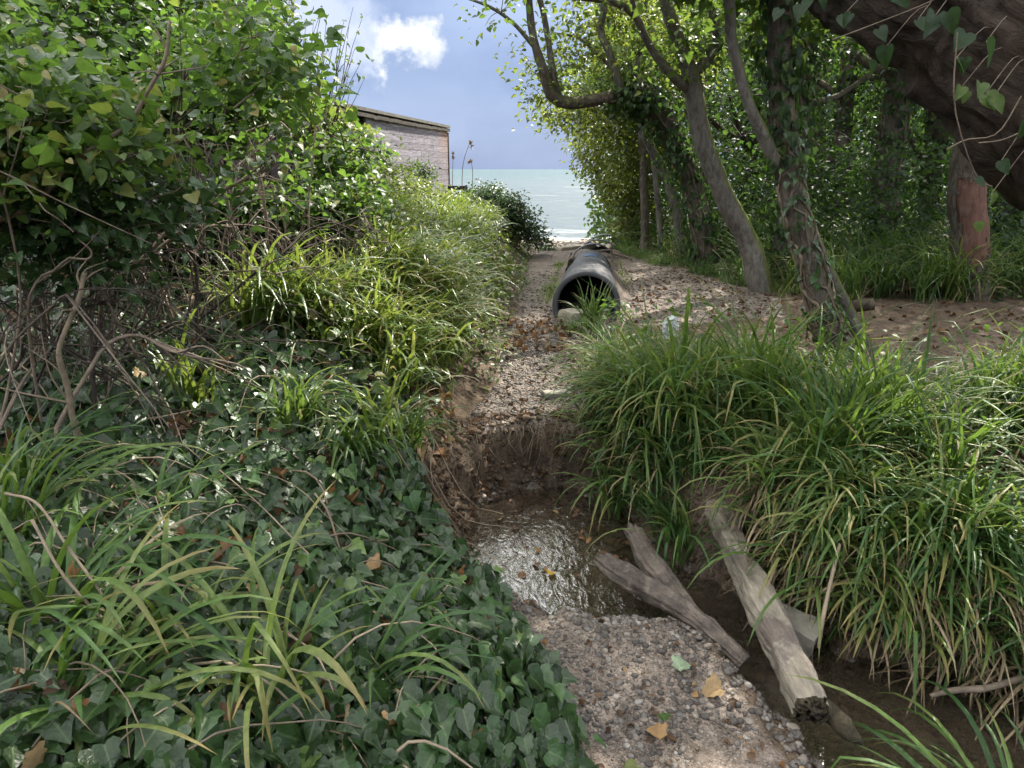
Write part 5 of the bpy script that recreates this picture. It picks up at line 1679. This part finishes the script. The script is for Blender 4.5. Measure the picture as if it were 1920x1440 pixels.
# ------------------------------------------------------------------ corrugated pipe
pa, pb = P(1100, 548, 6.45), P(1108, 480, 10.6)
R = .295
pa[2] = .405
pb[2] = .185
axp = nrm(pb - pa)
T = thing('drainage_pipe', 'black corrugated plastic pipe lying along the path, open end facing the viewer', 'pipe', (pa[0], pa[1], pa[2] - R))


def ring_shell(mb, p0, p1, prof, sides=64, tint=.5, dirt=True):
    """revolve (t, radius) profile round p0->p1"""
    a = nrm(p1 - p0)
    s_ = nrm(np.cross(a, [0, 0, 1.0]))
    u_ = np.cross(s_, a)
    L = np.linalg.norm(p1 - p0)
    th = np.linspace(0, 2 * math.pi, sides, endpoint=False)
    v = []
    for t, r in prof:
        v.append(p0 + a * t + r * (np.cos(th)[:, None] * s_ + np.sin(th)[:, None] * u_))
    v = np.array(v)
    n = len(prof)
    i = np.arange(n - 1)[:, None] * sides
    j = np.arange(sides)[None]
    k = (j + 1) % sides
    f = np.stack([i + j, i + sides + j, i + sides + k, i + k], -1).reshape(-1, 4)
    mb.add(v.reshape(-1, 3), f, tint)


L1 = 2.05
tt = np.arange(.05, L1, .009)
prof = [(t, R + .011 * float(np.tanh(2.2 * math.sin(t / .058 * 2 * math.pi)))) for i, t in enumerate(tt)]
mb = MB()
ring_shell(mb, pa, pb, prof)
mb.build('pipe_section', G['pipe'], T)
mb = MB()
ring_shell(mb, pa, pb, [(.06, R + .012), (.0, R + .016), (-.012, R + .008), (-.012, R - .022), (.0, R - .030), (.05, R - .034)])
mb.build('rim', G['pipe'], T)
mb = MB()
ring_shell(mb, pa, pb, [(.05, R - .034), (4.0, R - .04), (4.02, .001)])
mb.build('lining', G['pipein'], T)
tt = np.arange(L1 + .01, 4.05, .009)
prof = [(t, R - .020 + .010 * float(np.tanh(2.2 * math.sin(t / .058 * 2 * math.pi)))) for i, t in enumerate(tt)]
mb = MB()
ring_shell(mb, pa, pb, prof)
mb.build('pipe_section', G['pipe'], T)
# paint mark: a patch of the shell, 3 mm proud
mb = MB()
s_ = nrm(np.cross(axp, [0, 0, 1.0]))
u_ = np.cross(s_, axp)
th = np.linspace(math.radians(74), math.radians(104), 9)
for k in range(3):
    ts = np.linspace(2.55 + k * .14, 2.62 + k * .14, 3)
    v = np.array([[pa + axp * t + (R - .005) * (math.cos(q) * s_ + math.sin(q) * u_) for q in th] for t in ts])
    i = (np.arange(2)[:, None] * 9 + np.arange(8)[None]).ravel()
    mb.add(v.reshape(-1, 3), np.stack([i, i + 1, i + 10, i + 9], -1), .5)
mb.build('paint_mark', G['blue'], T)

# earth banked against the pipe
mb = MB()
for sgn, w in ((-1, .16), (1, .22)):
    n = 60
    t = np.linspace(.35, 4.1, n)
    rows = []
    for q in np.linspace(0, 1, 7):
        off = R * .93 + q * w
        base = pa[None] + axp[None] * t[:, None] - s_[None] * 0 + np.array([sgn, 0, 0]) * off
        g = H(base[:, 0], base[:, 1], False)
        h = .16 * (1 - q) ** 1.6 * (.6 + .8 * vnoise(t * 3, q * 2 + sgn * 5, 1)) * sm(.3, .9, t)
        base[:, 2] = g - .015 + h
        rows.append(base)
    v = np.stack(rows, 1)
    i = (np.arange(n - 1)[:, None] * 7 + np.arange(6)[None]).ravel()
    f = np.stack([i, i + 1, i + 8, i + 7], -1)
    mb.add(v.reshape(-1, 3), f if sgn > 0 else f[:, ::-1], .35)
tag(mb.build('path', G['earth']), kind='structure')
mb = MB()
n = 60
t = U(.1, 3.8, n)
sg = np.where(U(0, 1, n) < .7, -1, 1)
c = pa[None] + axp[None] * t[:, None] + np.stack([sg * (R + .02 + U(0, .12, n)), np.zeros(n), np.zeros(n)], -1)
bed(mb, c[:, 0], c[:, 1], 16, .15, .006, seg=5)
tag(mb.build('path_grass', G['grass']), 'short grass growing along the side of the pipe', 'grass', kind='stuff')

# broken pipe bands and a driftwood root over the far end
for lab, t0, rr, tilt in (('curved strip of broken pipe nearest the viewer at the far end of the pipe', 4.25, .285, .25), ('curved strip of broken pipe behind the driftwood root', 5.1, .27, -.1), ('grey broken half pipe furthest towards the sea', 6.1, .30, .12)):
    o_ = pa + axp * t0
    o_[2] = float(H(o_[0], o_[1], False)) + .02
    th = np.linspace(.12, math.pi - .12, 22)
    w = .30 if t0 < 6 else .7
    mb = MB()
    v = []
    for q, rad in ((0, 0), (w * .5, .01), (w, 0), (w, -.014), (0, -.014), (0, 0)):
        v.append([o_ + axp * (q + tilt * math.cos(a)) + np.array([.10 * (t0 - 4), 0, 0]) + (rr + rad) * (math.cos(a) * s_ + .72 * math.sin(a) * u_) for a in th])
    v = np.array(v)
    m_, k_ = v.shape[:2]
    i = (np.arange(m_ - 1)[:, None] * k_ + np.arange(k_ - 1)[None]).ravel()
    mb.add(v.reshape(-1, 3), np.stack([i, i + 1, i + k_ + 1, i + k_], -1), .6)
    tag(mb.build('broken_pipe', G['pipe']), lab, 'broken pipe', 'broken pipe pieces at the far end')
q = P(1130, 470, 11.1)
T = thing('driftwood_root', 'gnarled brown root lying across the far end of the pipe', 'driftwood', (q[0], q[1], H(q[0], q[1])))
mb = MB()
for pts in ([(1020, 501, 10.0, .02), (1060, 493, 10.2, .035), (1085, 481, 10.5, .04), (1108, 472, 10.8, .045), (1130, 466, 11.0, .05), (1150, 474, 10.9, .04), (1175, 484, 10.6, .02)], [(1060, 493, 10.2, .03), (1075, 500, 10.1, .02), (1080, 508, 10.0, .012)], [(1092, 478, 10.6, .035), (1120, 472, 10.7, .03), (1150, 470, 10.7, .02), (1185, 487, 10.4, .012)]):
    limb(mb, pts, 9, 30, .25, 12)
mb.build('root', G['post'], T)

# concrete slab and stone by the mouth, cut branch, flat stone
def rough_block(mb, c, hx, hy, hz, ax=None, n=5, amp=.015, tint=.5, seed=1.0):
    """block with slightly broken faces and rounded edges"""
    g = np.linspace(-1, 1, n)
    v, f = [], []
    ax = np.eye(3) if ax is None else np.asarray(ax)
    for d in range(3):
        for s in (-1, 1):
            a, b = np.meshgrid(g, g, indexing='ij')
            p = np.zeros((n, n, 3))
            p[..., d] = s
            p[..., (d + 1) % 3] = a
            p[..., (d + 2) % 3] = b
            i = (np.arange(n - 1)[:, None] * n + np.arange(n - 1)[None]).ravel() + sum(len(t) for t in v)
            q = np.stack([i, i + n, i + n + 1, i + 1], -1)
            f.append(q if s > 0 else q[:, ::-1])
            v.append(p.reshape(-1, 3))
    v = np.vstack(v)
    rad = np.linalg.norm(v, axis=1, keepdims=True)
    v = v * (1 - .10 * ((rad - 1) / .73) ** 2)
    w = v * np.array([hx, hy, hz])
    w = w + (np.stack([fbm(w[:, 0] * 14 + o, w[:, 1] * 14, w[:, 2] * 14 + seed, 3) for o in (0, 31, 77)], -1) - .5) * 2 * amp
    mb.add(np.asarray(c) + w @ ax, np.vstack(f), tint)


def rot(yaw, pitch=0.0, roll=0.0):
    cy_, sy_ = math.cos(yaw), math.sin(yaw)
    cp, sp = math.cos(pitch), math.sin(pitch)
    cr, sr = math.cos(roll), math.sin(roll)
    rz = np.array([[cy_, sy_, 0], [-sy_, cy_, 0], [0, 0, 1]])
    rx = np.array([[1, 0, 0], [0, cp, sp], [0, -sp, cp]])
    ry = np.array([[cr, 0, -sr], [0, 1, 0], [sr, 0, cr]])
    return ry @ rx @ rz


def gz(x, y):
    return float(H(x, y, False))


q = P(1075, 592, 6.25)
mb = MB()
rough_block(mb, (q[0], q[1], gz(q[0], q[1]) + .05), .09, .12, .07, rot(.5), 7, .012, .55)
tag(mb.build('stone_block', G['concrete']), 'grey stone block wedged in the mouth of the pipe', 'stone')
q = P(1042, 735, 4.2)
mb = MB()
rough_block(mb, (q[0], q[1], gz(q[0], q[1]) + .012), .085, .05, .018, rot(.25), 9, .012, .55, 5)
tag(mb.build('flat_stone', G['stone']), 'flat stone slab embedded in the path above the eroded step', 'stone')
q = P(948, 606, 6.1)
T = thing('cut_branch', 'pale sawn branch end poking out of the left bank onto the path', 'branch', (q[0], q[1], gz(q[0], q[1])))
mb = MB()
e = q + np.array([-.28, .05, .09])
q2 = np.array([q[0] + .03, q[1], gz(q[0], q[1]) + .055])
e[2] = gz(e[0], e[1]) + .04
limb_w(mb, [q2, (q2 + e) / 2, e], [.045, .042, .04], 12, 14, .12, 20)
mb.build('branch', G['deadstem'], T)
mb = MB()
d = nrm(q2 - e)
limb_w(mb, [q2 + d * .001, q2 + d * .004], [.044, .040], 12, 3, .05, 20)
mb.build('cut_face', G['sheddark'], T)

# ------------------------------------------------------------------ weathered beam over the stream
A, B = P(1512, 1372, 1.80), P(1338, 948, 3.02)
A[2] = gz(A[0] - .25, A[1]) + .03
B[2] = max(B[2], .10)
ax_ = nrm(B - A)
sd_ = nrm(np.cross(ax_, [0, 0, 1.0]))
up_ = np.cross(sd_, ax_)
T = thing('weathered_beam', 'long grey weathered square beam leaning across the stream, its near end rotted dark', 'beam', A - [0, 0, .08])
mb = MB()
n, m = 150, 56
th = np.linspace(0, 2 * math.pi, m, endpoint=False)
sq = 1 / np.maximum(np.abs(np.cos(th)), np.abs(np.sin(th))) ** .74
t = np.linspace(0, 1, n)
Lb = np.linalg.norm(B - A)
hw = np.interp(t, [0, .06, .5, .9, 1], [.054, .055, .047, .045, .042])
ht = np.interp(t, [0, .06, .5, .95, 1], [.045, .054, .052, .048, .028])
pos = A[None, None] + (B - A)[None, None] * t[:, None, None] + sd_ * (hw[:, None] * (sq * np.cos(th))[None])[..., None] + up_ * (ht[:, None] * (sq * np.sin(th))[None])[..., None]
tw_ = .0 + .18 * t
g_ = fbm(pos[..., 0] * 46, pos[..., 1] * 5, pos[..., 2] * 46, 4) - .5
g2 = fbm(pos[..., 0] * 9, pos[..., 1] * 9, pos[..., 2] * 9 + 4, 3) - .5
cen = A[None, None] + (B - A)[None, None] * t[:, None, None]
low = np.clip(-np.sin(th), 0, 1)[None] * np.interp(t, [0, .15, .45, .7], [.7, 1, .5, .1])[:, None]
pos = pos + nrm(pos - cen) * (g_ * .034 + g2 * (.040 + .05 * low))[..., None]
pos[-6:] += (B - A)[None, None] * 0 + ax_ * ((np.cos(th) * .05)[None] * np.linspace(0, 1, 6)[:, None])[..., None]
i = (np.arange(n - 1)[:, None] * m + np.arange(m)[None])
j = np.arange(n - 1)[:, None] * m + (np.arange(m)[None] + 1) % m
f = np.stack([i, j, j + m, i + m], -1).reshape(-1, 4)
tn = .5 + .18 * np.repeat(np.sin(t * 5 + 1), m)
mb.add(pos.reshape(-1, 3), f, tn)
vtop = np.vstack([pos[-1], pos[-1].mean(0)])
mb.add(vtop, [(k, (k + 1) % m, m) for k in range(m)], .5)
mb.build('beam', G['timber'], T)
mb = MB()
rings = [pos[0]]
for k, sc in enumerate((.9, .72, .5, .25)):
    c0 = pos[0].mean(0)
    rr = c0 + (pos[0] - c0) * sc - ax_ * (.006 + .007 * k) + rng.normal(0, .007, (m, 3))
    rings.append(rr)
rg = np.array(rings)
i = np.arange(4)[:, None] * m + np.arange(m)[None]
j = np.arange(4)[:, None] * m + (np.arange(m)[None] + 1) % m
mb.add(rg.reshape(-1, 3), np.stack([i, i + m, j + m, j], -1).reshape(-1, 4), .5)
mb.add(np.vstack([rg[-1], rg[-1].mean(0)]), [((k + 1) % m, k, m) for k in range(m)], .2)
mb.build('rotten_end', G['timberend'], T)
mb = MB()
limb_w(mb, [A + sd_ * .03 + ax_ * .16 - [0, 0, .05], A + sd_ * .12 + ax_ * .02 - [0, 0, .09], A + sd_ * .17 - ax_ * .01 - [0, 0, .12]], [.03, .03, .008], 10, 20, .5, 24)
mb.build('splintered_knot', G['timberend'], T)
q = P(1490, 1172, 2.30)
mb = MB()
rough_block(mb, (q[0], q[1], q[2] - .05), .075, .06, .085, rot(-.5, .1, .2), 9, .016, .5, 3)
tag(mb.build('mossy_stone', G['stone']), 'squared mossy stone in the stream touching the right side of the beam', 'stone')

# rotten logs
def rotlog(label, pts, rads, flat=.75, seed=0.0):
    s = spline(np.column_stack([np.array(pts), rads]), 150)
    mb = MB()
    tube(mb, s[:, :3], s[:, 3], 60, .5, .30, 15, flat=flat)
    v = mb.v[0]
    c = np.repeat(s[:, :3], 60, 0)
    w = v[:len(c)]
    ang = np.tile(np.arange(60) / 60 * 2 * math.pi, 150)
    al = np.repeat(np.linspace(0, 1, 150), 60)
    gr = fbm(np.cos(ang) * 5, np.sin(ang) * 5, al * 2.5 + seed, 4) - .5
    gr = gr - .5 * np.clip(.42 - fbm(np.cos(ang) * 3, np.sin(ang) * 3, al * 1.6 + seed + 9, 2), 0, 1) * 2
    w += nrm(w - c) * (gr * .034)[:, None]
    sp = nrm(s[1, :3] - s[0, :3])                  # splintered broken end
    jag = (fbm(np.cos(ang[:60]) * 4, np.sin(ang[:60]) * 4, seed, 3) - .5) * .10
    for q_ in range(8):
        w[q_ * 60:(q_ + 1) * 60] += sp * (jag * (1 - q_ / 8))[:, None]
    v[len(c)] = s[4, :3]
    o = mb.build('rotten_log', G['rotlog'])
    tag(o, label, 'log', 'rotten logs in the stream')


rotlog('paler rotten log lying along the gravel edge, its broken end over the pool', [P(1128, 1052, 2.66), P(1180, 1085, 2.55), P(1260, 1128, 2.40), P(1330, 1175, 2.26) - [0, 0, .01], P(1400, 1222, 2.14) - [0, 0, .045]], [.034, .050, .045, .038, .030], .8, 1)
rotlog('dark wet rotten log between the pool and the lower stream', [P(1186, 992, 2.95), P(1212, 1040, 2.78), P(1255, 1100, 2.56), P(1300, 1150, 2.38) - [0, 0, .02], P(1330, 1180, 2.30) - [0, 0, .06]], [.034, .050, .050, .042, .030], .85, 7)
mb = MB()
limb_w(mb, [P(1215, 1016, 2.98), P(1245, 1008, 3.0), P(1278, 1012, 2.98)], [.014, .018, .014], 9, 18, .3, 20)
tag(mb.build('short_stick', G['rotlog']), 'short grey stick lying at the pool edge under the sedge', 'stick')
mb = MB()
p = [P(1535, 1215, 2.1), P(1545, 1150, 2.15), P(1565, 1060, 2.25), P(1575, 1020, 2.3)]
limb_w(mb, p, [.006, .007, .006, .005], 7, 24, .2, 30)
tag(mb.build('upright_stick', G['deadstem']), 'thin pale stick standing in the stream in front of the sedge', 'stick')
mb = MB()
limb_w(mb, [P(1745, 1305, 1.95), P(1790, 1295, 1.98), P(1850, 1290, 2.0), P(1920, 1270, 2.05)], [.006, .011, .012, .010], 7, 24, .2, 30)
tag(mb.build('fallen_twig', G['twig']), 'grey twig lying in the mud at the lower right', 'stick')
mb = MB()
q = P(1728, 1372, 1.98)
q[2] = gz(q[0], q[1]) + .015
stones(mb, q[None], np.array([.055]), np.array([.78]))
tag(mb.build('submerged_stone', G['pebble']), 'rounded tan stone under the water at the lower right', 'stone')
mb = MB()
limb_w(mb, [P(1640, 570, 6.25), P(1608, 572, 6.3), P(1585, 578, 6.35)], [.05, .055, .035], 10, 18, .2, 14)
tag(mb.build('short_log', G['darkbark']), 'short dark log lying on the ground right of the ivy clad tree', 'log')

# plastic bag caught in the sedge
q = P(1240, 652, 5.1)
mb = MB()
v, f = IV.copy(), IF
for _ in range(2):
    pass
g1, g2 = np.meshgrid(np.linspace(-1, 1, 22), np.linspace(-1, 1, 26), indexing='ij')
cr = np.abs(fbm(g1 * 2.2, g2 * 2.2, 3, 4) - .5) * 2
bag = np.stack([g1 * .055 * (1 - .25 * np.abs(g2)) + .03 * (fbm(g1 * 2, g2 * 2, 9) - .5), -.05 * np.sqrt(np.clip(1.05 - g1 ** 2 * .8 - g2 ** 2 * .6, 0, 1)) + .06 * cr, g2 * .085 + .03 * (fbm(g1 * 3, g2 * 2, 19) - .5)], -1)
i = (np.arange(21)[:, None] * 26 + np.arange(25)[None]).ravel()
fr = np.stack([i, i + 26, i + 27, i + 1], -1)
back = bag * np.array([.95, -.7, .97]) + [0, .015, 0]
ctr_ = np.array([q[0], q[1] - .25, gz(q[0], q[1]) + .30])
mb.add((bag + ctr_).reshape(-1, 3), fr, .5)
mb.add((back + ctr_).reshape(-1, 3), fr[:, ::-1], .5)
tag(mb.build('plastic_bag', G['bag']), 'crumpled translucent white plastic bag caught in the sedge', 'bag')

# leaves lying on the gravel and water that one can point at
for lab, u, v_, z, kind, s_z, tint, mt in (('pale green lobed leaf lying underside up on the gravel', 1270, 1255, None, 'maple', .075, .97, 'palelf'), ('light brown curled leaf beside the pale green leaf on the gravel', 1352, 1292, None, 'maple', .075, .98, 'litter'),
                                           ('curled dead leaf near the bottom edge of the gravel', 1240, 1385, None, 'maple', .07, .9, 'litter'), ('yellow leaf floating at the left edge of the pool', 1032, 1078, .03, 'heart', .05, 1.0, 'yellow'),
                                           ('round dark green leaf on the gravel near the bottom', 1246, 1352, None, 'heart', .05, .5, 'shrub'), ('large dry tan leaf resting on the ivy at the left', 488, 1130, .12, 'maple', .09, 1.0, 'litter'),
                                           ('pale yellow green leaf at the bottom edge of the gravel', 1195, 1436, None, 'heart', .07, 1.0, 'hedge'), ('brown curled leaf at the upper left of the gravel', 1054, 1116, None, 'maple', .05, .55, 'litter')):
    if mt not in G:
        G['palelf'] = leaf_mat('pale_leaf', [(0, (.18, .25, .14)), (1, (.25, .32, .2))], trans=(.3, .4, .25), tfac=.15, rough=.6)
        G['yellow'] = leaf_mat('yellow_leaf', [(0, (.4, .25, .04)), (1, (.55, .36, .06))], trans=(.5, .35, .05), tfac=.25)
    Y = 2.0
    for _ in range(12):
        p = P(u, v_, Y)
        Y += (p[2] - (gz(p[0], p[1]) + .02 + (z or 0))) * .8
    p = P(u, v_, Y)
    mb = MB()
    leaves(mb, kind, p[None], np.array([[U(-.2, .2), -.25, 1]]), np.array([[U(-1, 1), U(-1, 1), 0]]), s_z * .85, tint, (1.2, 2.6))
    tag(mb.build('fallen_leaf', G[mt]), lab, 'leaf', 'fallen leaves')

# ------------------------------------------------------------------ shed
a = P(592, 192, 9.2)
c = P(838, 240, 15.0)
ztop = 2.40
a[2] = c[2] = 0
d = nrm(c - a)
Ls = np.linalg.norm(c - a)
nrml = np.array([d[1], -d[0], 0])             # towards the path
inw = -nrml
zb = .55
T = thing('timber_shed', 'low flat roofed shed of weathered grey boards, pink where sunlight is painted, on the left bank', 'shed', a + np.array([0, 0, .9]))
xs0 = 1.55                                    # near end is open with dark boarding
mb = MB()
bh = .105
z = zb
row = 0
while z < ztop - .10:
    cuts = [xs0] + sorted(list(xs0 + U(.6, Ls - xs0 - .3, 3))) + [Ls]
    for q0, q1 in zip(cuts[:-1], cuts[1:]):
        mid = a + d * (q0 + q1) / 2 + np.array([0, 0, z + bh / 2]) + nrml * U(-.002, .003)
        k0 = len(mb.v)
        boxm(mb, mid, (q1 - q0) / 2 - .0015, .011, bh / 2 - .0015, [d, nrml, [0, 0, 1]], U(0, 1))
        loc = (mb.v[-1] - a) @ d / Ls
        mb.a[-1] = loc
    z += bh
mb.build('cladding', G['shed'], T, smooth=False)
mb = MB()
boxm(mb, a + d * (xs0 + Ls) / 2 + inw * .05 + np.array([0, 0, (zb + ztop) / 2 - .06]), (Ls - xs0) / 2 - .01, .03, (ztop - zb) / 2 - .07, [d, nrml, [0, 0, 1]])
boxm(mb, a + d * (Ls - .03) + inw * 1.5 + np.array([0, 0, (zb + ztop) / 2 - .06]), .03, 1.42, (ztop - zb) / 2 - .07, [d, nrml, [0, 0, 1]])
boxm(mb, a + d * .03 + inw * 1.5 + np.array([0, 0, (zb + ztop) / 2 - .06]), .03, 1.42, (ztop - zb) / 2 - .07, [d, nrml, [0, 0, 1]])
boxm(mb, a + d * Ls / 2 + inw * 2.98 + np.array([0, 0, (zb + ztop) / 2 - .06]), Ls / 2 - .07, .03, (ztop - zb) / 2 - .07, [d, nrml, [0, 0, 1]])
mb.build('walls', G['sheddark'], T, smooth=False)
mb = MB()
for k in range(8):                             # brown boards over the opening with a gap, darkened to carry shadow
    zz = ztop - .22 - k * .13
    if 3 <= k <= 4:
        continue
    boxm(mb, a + d * (xs0 / 2) + inw * .03 + np.array([0, 0, zz]), xs0 / 2 - .03, .012, .058, [d, nrml, [0, 0, 1]], U(.3, .8))
mb.build('dark_boards', G['sheddark'], T, smooth=False)
mb = MB()
boxm(mb, a + d * (xs0 * .6) + nrml * .02 + np.array([0, 0, ztop - .52]), xs0 * .42, .03, .018, [d, nrml, [0, 0, 1]], .4)
mb.build('rail', G['sheddark'], T, smooth=False)
mb = MB()
boxm(mb, a + d * (xs0 - .035) + nrml * .006 + np.array([0, 0, (zb + ztop) / 2 - .05]), .03, .02, (ztop - zb) / 2 - .06, [d, nrml, [0, 0, 1]], .4)
mb.build('window_post', G['shedtrim'], T, smooth=False)
mb = MB()
boxm(mb, a + d * (Ls + .02) + nrml * .006 + np.array([0, 0, (zb + ztop) / 2 - .05]), .018, .02, (ztop - zb) / 2 - .06, [d, nrml, [0, 0, 1]], .3)
mb.build('corner_trim', G['shedtrim'], T, smooth=False)
mb = MB()
n = 40
for k in range(n - 1):
    t0, t1 = k / (n - 1) * (Ls + .1) - .05, (k + 1) / (n - 1) * (Ls + .1) - .05
    sg = -.02 * math.sin(math.pi * k / n) + .004 * rng.normal()
    boxm(mb, a + d * (t0 + t1) / 2 + nrml * .035 + np.array([0, 0, ztop - .06 + sg]), (t1 - t0) / 2, .016, .026 , [d, nrml, [0, 0, 1]], .5)
mb.build('fascia', G['shedtrim'], T, smooth=False)
mb = MB()
boxm(mb, a + d * Ls / 2 + inw * 1.45 + np.array([0, 0, ztop]), Ls / 2 + .05, 1.51, .022, [d, nrml, [0, 0, 1]], .5)
mb.build('roof', G['roof'], T, smooth=False)

# ------------------------------------------------------------------ ivy covered stump with posts, crate, sea wall
q = P(945, 440, 11.2)
bs = np.array([q[0], q[1]])
T = thing('ivy_stump', 'rounded ivy smothered stump at the left of the path end with brown dead stems below', 'stump', (bs[0], bs[1], gz(*bs)))
mb = MB()
s = limb_w(mb, [(bs[0], bs[1], gz(*bs) - .1), (bs[0] - .02, bs[1], gz(*bs) + .3), (bs[0] - .05, bs[1], gz(*bs) + .55)], [.22, .17, .12], 14, 24, .2)
mb.build('trunk', G['darkbark'], T)
stems_tangle(60, lambda: np.array([bs[0] + rng.normal(0, .2), bs[1] - .1 + rng.normal(0, .15), 0.3]), lambda: np.array([U(-.5, .5), U(-.45, .1), U(.1, .55)]), lambda: U(.05, .3), (.003, .012), 'darktwig', T, 'dead_stem_tangle', 2, .25)
crown(T, s, [E(930, 380, 11.2, .46, .4, .27), E(962, 412, 11.2, .36, .4, .30), E(900, 388, 11.3, .38, .4, .25), E(995, 440, 11.5, .28, .4, .20), E(1020, 462, 11.7, .24, .4, .12), E(1033, 468, 12, .2, .4, .08)], 520, 'oval', (.03, .055), 26, .10, 'ivy', 'darktwig', tintr=(.3, 1), name='ivy', zmin=.02)
for lab, u, v0, Y, r, lean in (('grey post leaning right at the right edge of the ivy covered stump', 977, 378, 11.0, .055, .10), ('broken post leaning left in front of the ivy covered stump', 938, 388, 10.8, .05, .22)):
    t_ = P(u, v0, Y)
    g = np.array([t_[0] - lean, Y, gz(t_[0] - lean, Y)])
    mb = MB()
    limb_w(mb, [g - [0, 0, .1], (g + t_) / 2, t_], [r, r, r * .9], 9, 20, .16, 10)
    tag(mb.build('fence_post', G['post']), lab, 'post', 'old posts by the stump')
q = P(858, 356, 12.8)
T = thing('black_crate', 'low black slatted crate beside the shed with the sea behind', 'crate', (q[0], q[1], gz(q[0], q[1])))
hz = (q[2] + .06 - gz(q[0], q[1])) / 2
for k in range(4):
    mb = MB()
    boxm(mb, (q[0], q[1], gz(q[0], q[1]) + .02 + hz * 2 * (k + .5) / 4), .17, .012, hz / 4 - .012, tint=U(.3, .7))
    mb.build('slat', G['crate'], T, smooth=False)
for sx_ in (-.15, .15):
    mb = MB()
    boxm(mb, (q[0] + sx_, q[1] + .035, gz(q[0], q[1]) + hz), .018, .02, hz + .02)
    mb.build('post', G['crate'], T, smooth=False)
mb = MB()
q0, q1 = P(1046, 466, 12.2), P(1108, 464, 12.7)
c_ = (q0 + q1) / 2
c_[2] = P(1075, 461, 12.4)[2] - .075
rough_block(mb, c_, np.linalg.norm(q1 - q0) / 2 + .05, .13, .08, rot(math.atan2(q1[1] - q0[1], q1[0] - q0[0])), 9, .008, .5, 3)
tag(mb.build('concrete_kerb', G['concrete']), 'low concrete kerb across the end of the path above the beach', 'kerb')
